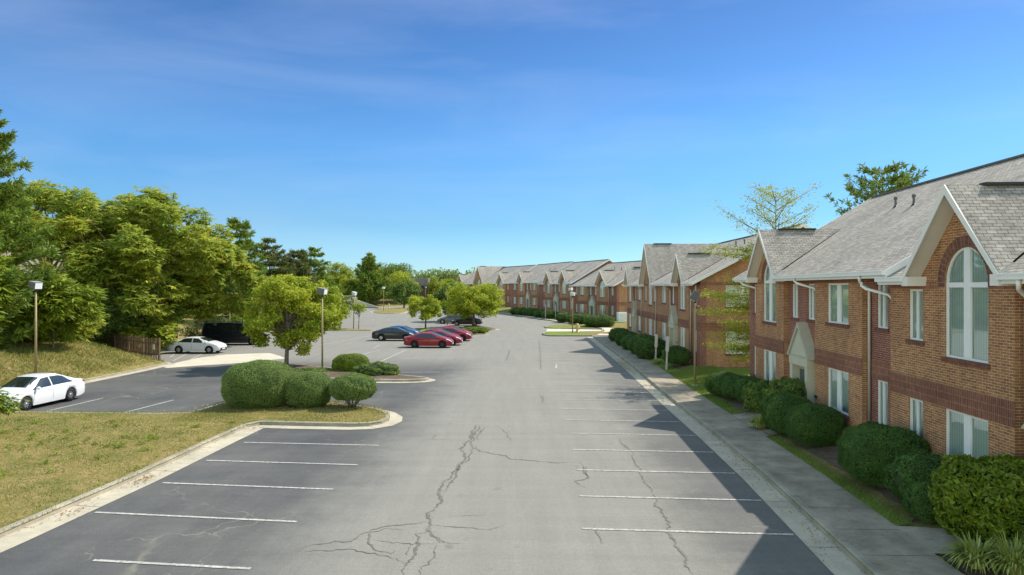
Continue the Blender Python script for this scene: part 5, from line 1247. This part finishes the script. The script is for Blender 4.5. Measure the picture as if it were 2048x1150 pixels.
# far deciduous
for k, (px, d, h, r, m, lb) in enumerate([(808, 186, 7.2, 4.0, LF_box, 'dark trunk tree at the tip of the far grass island'), (794, 212, 9.5, 6.0, LF_maple, 'broad green tree on the far brown bank'), (785, 232, 11.5, 6.5, LF_box, 'reddish-topped tall tree far back right of the single tall pine'), (884, 215, 8.0, 4.4, LF_ginkgo, 'bright yellow tree in front of the low brown building'), (905, 205, 6.0, 4.0, LF_ginkgo, 'smaller yellow tree beside the farthest office block'),
        (680, 215, 10.5, 5.0, LF_ginkgo, 'sparse yellow tree above the retaining wall'), (703, 205, 7.0, 3.4, LF_ginkgo, 'small yellow-green tree right above the retaining wall'), (755, 230, 10, 5, LF_ginkgo, 'yellow tree peeping out right behind the single tall pine'), (770, 300, 13, 8, LF_box, 'distant green tree behind the single tall pine'), (724, 96, 2.9, 1.5, LF_maple, 'little sapling crown beside the leaning lamp on the narrow island')]):
    x = (px-1024)/F*d
    if d < 100: x, d = -20.9, 93.0; h = 3.7; r = 1.0
    broadleaf('lot_tree', lb, x, d, h, r, 1.6 if d > 100 else 2.2, m, 22, 6500 if d > 100 else 900, .5 if d > 100 else .22, .22 if d > 100 else .05, group='trees at the far end of the lot', seed=20+k, z0=None if d > 100 else .15)
conifer('pine_tree', 'single tall layered pine beyond the retaining wall', -42.5, 203, 15.2, 6.6, LF_pine, 17, 8, seed=2, tuft=.95, base=.8, up=.5, dens=.75, shape=.85, group='conifers beyond the lot')
# conifers left middle
for k, (px, d, h, r, m, lb, sd) in enumerate([(480, 84, 14.8, 4.6, LF_pine, 'dark tall conifer right of the big spreading tree', 11), (540, 96, 12.6, 5.2, LF_brown, 'browning conifer between the dark conifer and the green one', 12), (596, 104, 11.9, 4.6, LF_brown, 'thin brown and green conifer behind the front island tree', 13), (628, 110, 12.4, 4.6, LF_pine, 'green conifer with upswept top right of the browning ones', 14), (505, 92, 9.0, 4.6, LF_pine, 'short dark conifer hidden low between the taller ones', 15), (660, 128, 7.0, 4.4, LF_pine, 'low broad conifer at the left end of the retaining wall', 16), (400, 92, 13.5, 5.0, LF_pine, 'dark conifer mostly hidden behind the big spreading tree', 17), (575, 125, 9.5, 5.4, LF_pine, 'green conifer low behind the browning pair', 18)]):
    x = (px-1024)/F*d
    conifer('conifer', lb, x, d, h-ground(x, d)*.6, r, m, 15, 7, seed=sd, tuft=.55, base=.3, up=.38, dens=1.15, shape=.6, group='conifers behind the left lot')
# big spreading trees on the left
GL = 'wild trees on the left bank'
broadleaf('spreading_tree', 'huge spreading yellow-green tree above the wooden fence', -34.5, 62.5, 13.9, 8.4, 1.2, LF_ail, 120, 13500, .50, .28, M_bark2, GL, seed=31, style='fan', br=.155, split=2.0, lw=.30)
broadleaf('spreading_tree', 'left part of the tall leaf wall, next to the warehouse', -43.0, 63.5, 13.6, 5.6, 7.2, LF_ail, 46, 4300, .50, .24, M_bark2, GL, seed=32, style='fan', br=.18, split=4.5, lw=.30)
broadleaf('spreading_tree', 'right shoulder of the leaf wall, hanging over the white sedan by the fence', -33.0, 67.0, 10.2, 5.0, 3.0, LF_ail, 56, 6000, .46, .16, M_bark2, GL, seed=33, style='fan', br=.18, split=2.5, lw=.30, offs=(4.2, 0))
broadleaf('undergrowth_shrub', 'dark shrub mass at the foot of the huge spreading tree', -36.5, 58.6, 4.6, 4.2, .1, LF_box, 26, 8500, .26, .1, None, GL, seed=34, cat='shrub', split=.5)
broadleaf('undergrowth_shrub', 'shady shrub behind the parking lamp on the bank', -40.5, 56.5, 4.0, 3.8, .1, LF_box, 24, 8500, .26, .1, None, GL, seed=35, cat='shrub', split=.5)
broadleaf('undergrowth_shrub', 'brownish shrub between the fence and the black van', -31.6, 70.5, 3.0, 2.6, .1, LF_brown, 18, 4500, .2, .06, None, GL, seed=36, cat='shrub', split=.4)
broadleaf('undergrowth_shrub', 'young fern-leaved shrub leaning over the fence top', -32.0, 59.6, 3.2, 2.4, .6, LF_ail, 14, 700, .5, .06, None, GL, seed=37, style='fan', cat='shrub', split=.4)
broadleaf('undergrowth_shrub', 'leafy shrub between the parking lamp and the left end of the fence', -34.2, 50.5, 3.4, 3.0, .1, LF_ail, 22, 1500, .42, .06, None, GL, seed=43, style='fan', cat='shrub', split=.4, lw=.28)
broadleaf('undergrowth_shrub', 'leafy shrub touching the left end of the fence', -37.2, 55.2, 3.8, 2.8, .1, LF_box, 22, 6000, .22, .06, None, GL, seed=44, cat='shrub', split=.4)
broadleaf('undergrowth_shrub', 'darker shrub low behind the fern-leaved shrubs of the bank', -36.0, 46.5, 4.4, 3.0, .1, LF_box, 22, 6500, .22, .06, None, GL, seed=45, cat='shrub', split=.4)
broadleaf('sumac_shrub', 'fern-leaved shrub right of the parking lamp on the bank', -30.6, 45.5, 5.2, 2.6, .8, LF_lime, 16, 900, .55, .07, None, GL, seed=38, style='fan', cat='shrub', split=.8, lw=.25)
broadleaf('sumac_shrub', 'fern-leaved shrub left of the parking lamp above the nearest white car', -32.6, 41.0, 5.6, 3.0, .8, LF_lime, 20, 1300, .55, .07, None, GL, seed=39, style='fan', cat='shrub', split=.8, lw=.25)
broadleaf('sumac_shrub', 'fern-leaved sprig in front of the nearest white car at the left edge', -19.6, 25.0, 1.9, 1.35, .4, LF_lime, 8, 330, .30, .03, None, GL, seed=40, style='fan', cat='shrub', split=.3, lw=.22)
conifer('pine_tree', 'soft-needled pine at the left edge of the photo', -33.4, 42.4, 15.4, 4.7, LF_pine, 20, 8, seed=41, tuft=.42, base=.2, up=.38, dens=1.3, shape=.5, group=GL, ntw=14)
conifer('pine_tree', 'second pine behind the left edge pine, darker and lower', -38.5, 46.5, 11.5, 4.6, LF_pine, 24, 8, seed=42, tuft=.45, base=.2, up=.40, dens=1.2, shape=.6, group=GL)
# behind the near block
conifer('pine_tree', 'pine top rising behind the roof of the nearest office block', 27.4, 50.5, 14.4, 5.4, LF_pine, 19, 6, seed=51, tuft=.42, base=.5, up=.6, dens=.9, shape=.42)
def honey(x, y, h):
    random.seed(61); rs = np.random.default_rng(61)
    root = empty('slender_tree', (x, y, ground(x, y))); tag(root, 'slender sparse yellow-green tree growing between the nearest and middle office blocks', 'tree')
    tm = MB(); tm.tube([(0, 0, -.1), (.05, 0, h*.4), (0, .05, h*.75), (0, 0, h)], [.13, .10, .05, .012], 8); Cs = []
    tiers = []
    for z in (7.2, 5.35, 4.0, 2.5, 1.7):
        for q in range(8): tiers.append((z+rs.normal()*.30-(.5 if q > 5 else 0), (math.pi+(q-2)*.26+rs.normal()*.1) if q < 5 else q*1.9, rs.uniform(2.2, 4.6) if q < 5 else rs.uniform(2.0, 3.4)))
    for z in np.linspace(7.6, h-.5, 17): tiers.append((z, None, None))
    for i, (z, a, L_) in enumerate(tiers):
        if a is None: a = i*2.399+.3; L_ = 4.0*(1-(z/h)**2.2)**.5*rs.uniform(.75, 1.05)+.25
        e = (math.cos(a), math.sin(a)); up = rs.uniform(-.08, .16) if z < 7.6 else .55
        pts = [(e[0]*L_*t, e[1]*L_*t, z+up*L_*t-.0*t*t) for t in (0, .35, .7, 1)]; tm.tube(pts, [.035, .025, .015, .006], 5, False)
        dens = 1.0 if z < 7.5 else .62
        for t in np.arange(.22, 1.02, .045):
            for s in (-1, 1):
                if rs.uniform() > dens*.85: continue
                w_ = .55*(1.15-t)+.15; q = np.array([e[0]*L_*t-e[1]*s*w_*rs.uniform(.1, 1), e[1]*L_*t+e[0]*s*w_*rs.uniform(.1, 1), z+up*L_*t+rs.normal()*.07+.05])
                k = int(13*dens)+2; Cs.append(q+rs.normal(size=(k, 3))*np.array([.2, .2, .12]))
    tm.build('trunk', M_bark2, root, uv=False); Cc = np.concatenate(Cs); k = len(Cc)
    nr = nrm(np.array([0, 0, 1.])+rs.normal(size=(k, 3))*.5); dd = nrm(np.cross(nr, rs.normal(size=(k, 3)))); sz = .115*rs.uniform(.7, 1.3, k); V, Fq = cards(Cc, dd, nr, sz, sz*.6)
    leaves_obj('crown', V, Fq, LF_ginkgo, root)
honey(15.7, 40.6, 11.2)
# distant wooded hill
def far_woods():
    b = MB(); n = 40
    hill = lambda x: 1+5*math.exp(-((x+30)/150)**2)
    xs = np.linspace(-420, 420, 60); vs = []; fs = []
    for i, x in enumerate(xs): vs += [(x, 430, 3), (x, 480, hill(x)), (x, 620, hill(x)*.8), (x, 900, 0)]
    for i in range(59):
        for j in range(3): fs.append((i*4+j, (i+1)*4+j, (i+1)*4+j+1, i*4+j+1))
    b.add(vs, fs, True); struct(b.build('far_hill', M_grass, uv=False))
    V_ = []; F_ = []; nn = 0; rs = np.random.default_rng(77)
    Cs = []
    for i in range(300):
        x = rs.uniform(-230, 140); y = rs.uniform(455, 540); hz = hill(x); r = rs.uniform(4, 7.5)
        d = nrm(rs.normal(size=(170, 3))); Cs.append(np.array([x, y, hz+r*.9])+d*r*np.array([1, 1, .95])*rs.uniform(.7, 1.05, (170, 1)))
    Cc = np.concatenate(Cs); k = len(Cc); nr = nrm(np.array([0, 0, 1.])+rs.normal(size=(k, 3))*.8); dd = nrm(np.cross(nr, rs.normal(size=(k, 3)))); sz = rs.uniform(1.0, 2.2, k); V, Fq = cards(Cc, dd, nr, sz, sz*.7)
    o = leaves_obj('far_woodland', V, Fq, LF_far, None); tag(o, 'hazy wooded ridge beyond the low brown building', 'woodland', kind='stuff')
far_woods()
# lawn blades -----------------------------------------------------------
def blades(name, label, polyf, n, box, m, h=(.03, .09), w_=.010):
    xs = rng.uniform(box[0], box[1], n*2); ys = rng.uniform(box[2], box[3], n*2)
    keep = [i for i in range(n*2) if polyf(xs[i], ys[i])][:n]; xs = xs[keep]; ys = ys[keep]; k = len(xs)
    zs = np.array([ground(a, b) for a, b in zip(xs, ys)]); hh = rng.uniform(*h, k)*(1+.5*np.sin(xs*1.3)*np.cos(ys*1.7)); a = rng.uniform(0, 6.28, k); l = rng.normal(size=(k, 2))*.6
    base = np.stack([xs, ys, zs], 1); sx = np.cos(a)*w_; sy = np.sin(a)*w_
    V = np.stack([base-np.stack([sx, sy, 0*sx], 1), base+np.stack([sx, sy, 0*sx], 1), base+np.stack([l[:, 0]*hh, l[:, 1]*hh, hh], 1)], 1).reshape(-1, 3)
    o = leaves_obj(name, V, np.arange(k*3).reshape(-1, 3), m, None); tag(o, label, 'grass', kind='stuff')
blades('lawn_grass', 'dry yellowing mown grass of the lawn at the lower left', lambda x, y: not inpoly(x, y, LOT) and x > -25+0*y, 60000, (-26, -10.9, 12.5, 31.4), LF_lawn, (.02, .06), .012)
blades('bank_grass', 'rough dry grass of the bank behind the nearest white car', lambda x, y: x < -26.4 and not inpoly(x, y, LOT), 42000, (-36, -26.3, 32, 53), LF_lawn, (.06, .2), .022)
blades('lawn_grass', 'dry grass on the small island under the three trimmed bushes', lambda x, y: not inpoly(x, y, LOT) and x < -5.2 and y > 28.4, 14000, (-14.3, -5.2, 28.3, 33.5), LF_lawn, (.02, .07), .012)
def rstrip(x, y):
    d = x-interp(CF, y); return 1.78 < d < (2.22 if y < 25.8 else 2.4) and (16.2 < y < 25.8 or 30.5 < y < 36) or (36 < y < 46 and 1.8 < d < 5)
blades('verge_grass', 'green grass strip and lawn between the sidewalk and the office beds', rstrip, 40000, (8.8, 13.6, 16.2, 46), LF_lawng, (.05, .12), .013)
def weeds():
    Cs = []; k = 0
    for _ in range(90):
        x, y = rng.uniform(-23, -11.6), rng.uniform(18, 30.5)
        if rng.uniform() < .5: x, y = rng.normal(-15.5, 2.2), rng.normal(25.5, 1.6)
        if inpoly(x, y, LOT): continue
        q = rng.integers(8, 40); Cs.append(np.stack([x+rng.normal(size=q)*.10, y+rng.normal(size=q)*.10, np.full(q, ground(x, y)+.07)+rng.uniform(-.03, .05, q)], 1))
    Cc = np.concatenate(Cs); k = len(Cc); nr = nrm(np.array([0, 0, 1.])+rng.normal(size=(k, 3))*.5); dd = nrm(np.cross(nr, rng.normal(size=(k, 3)))); V, Fq = cards(Cc, dd, nr, .10, .04)
    o = leaves_obj('lawn_weeds', V, Fq, LF_lime, None); tag(o, 'bright yellow-green weed tufts scattered over the dry lawn', 'weeds', kind='stuff')
weeds()
mb = MB()
for px, py, a_, L_, wd in [(100, 806, .2, .9, .12), (118, 812, .3, .5, .1), (205, 797, .2, .8, .06), (168, 826, 0, .7, .08), (415, 812, .1, 1.3, .14), (405, 820, .1, .7, .1), (200, 790, .1, .6, .05)]:
    x, y = P(px, py); t = Vector((math.cos(a_), math.sin(a_))); n_ = Vector((-t.y, t.x))*wd/2; c_ = Vector((x, y))
    mb.add([(*(c_-t*L_/2-n_), .007), (*(c_+t*L_/2-n_*.3), .007), (*(c_+t*L_/2+n_), .007), (*(c_-t*L_/2+n_*.4), .007)], [(0, 1, 2, 3)])
def spraymat():
    m = mat('utility_marking', rough=.9); n = noise(m, 7, 5, .8); lk(m, mixc(m, mrange(m, n, .48, .60), (.06, .06, .065), (.55, .20, .10)), bsdf(m).inputs['Base Color']); return m
struct(mb.build('utility_markings', spraymat(), uv=False))
# fallen leaves and weeds
def litter():
    k = 900; xs = []; ys = []; zs = []
    while len(xs) < k:
        y = rng.uniform(13, 60); 
        if rng.uniform() < .5: x = interp(CF, y)-abs(rng.normal())*.25-.02; z = .03
        elif rng.uniform() < .5 and y < 28: x = interp(LFp, y)+abs(rng.normal())*.2+.02; z = .03
        else: x = interp(CF, y)+rng.uniform(.3, 4); z = .175+max(0, ground(x, y)-.14)
        xs.append(x); ys.append(y); zs.append(z)
    for (cx, cy, rx, ry, q) in [(8.35, 51.5, .2, 2.0, 420), (8.25, 47.5, .18, 1.2, 160), (-11.1, 20.5, .15, .35, 110), (-11.3, 17.6, .15, .3, 50), (-10.6, 28.3, .3, .3, 70), (7.75, 24, .1, 1.5, 60)]:
        for _ in range(q):
            a_ = rng.normal(); xs.append(cx+rng.normal()*rx+a_*ry*.04); ys.append(cy+a_*ry); zs.append(.035)
    k = len(xs); c = np.stack([xs, ys, zs], 1); nr = nrm(np.array([0, 0, 1.])+rng.normal(size=(k, 3))*.3); dd = nrm(np.cross(nr, rng.normal(size=(k, 3)))); V, Fq = cards(c, dd, nr, .055, .035)
    o = leaves_obj('fallen_leaves', V, Fq, leafmat('dead_leaves', [(0, (.16, .07, .03)), (.6, (.32, .16, .06)), (1, (.5, .36, .1))], .1), None); tag(o, 'scattered brown fallen leaves in the gutters and beds', 'fallen leaves', kind='stuff')
litter()
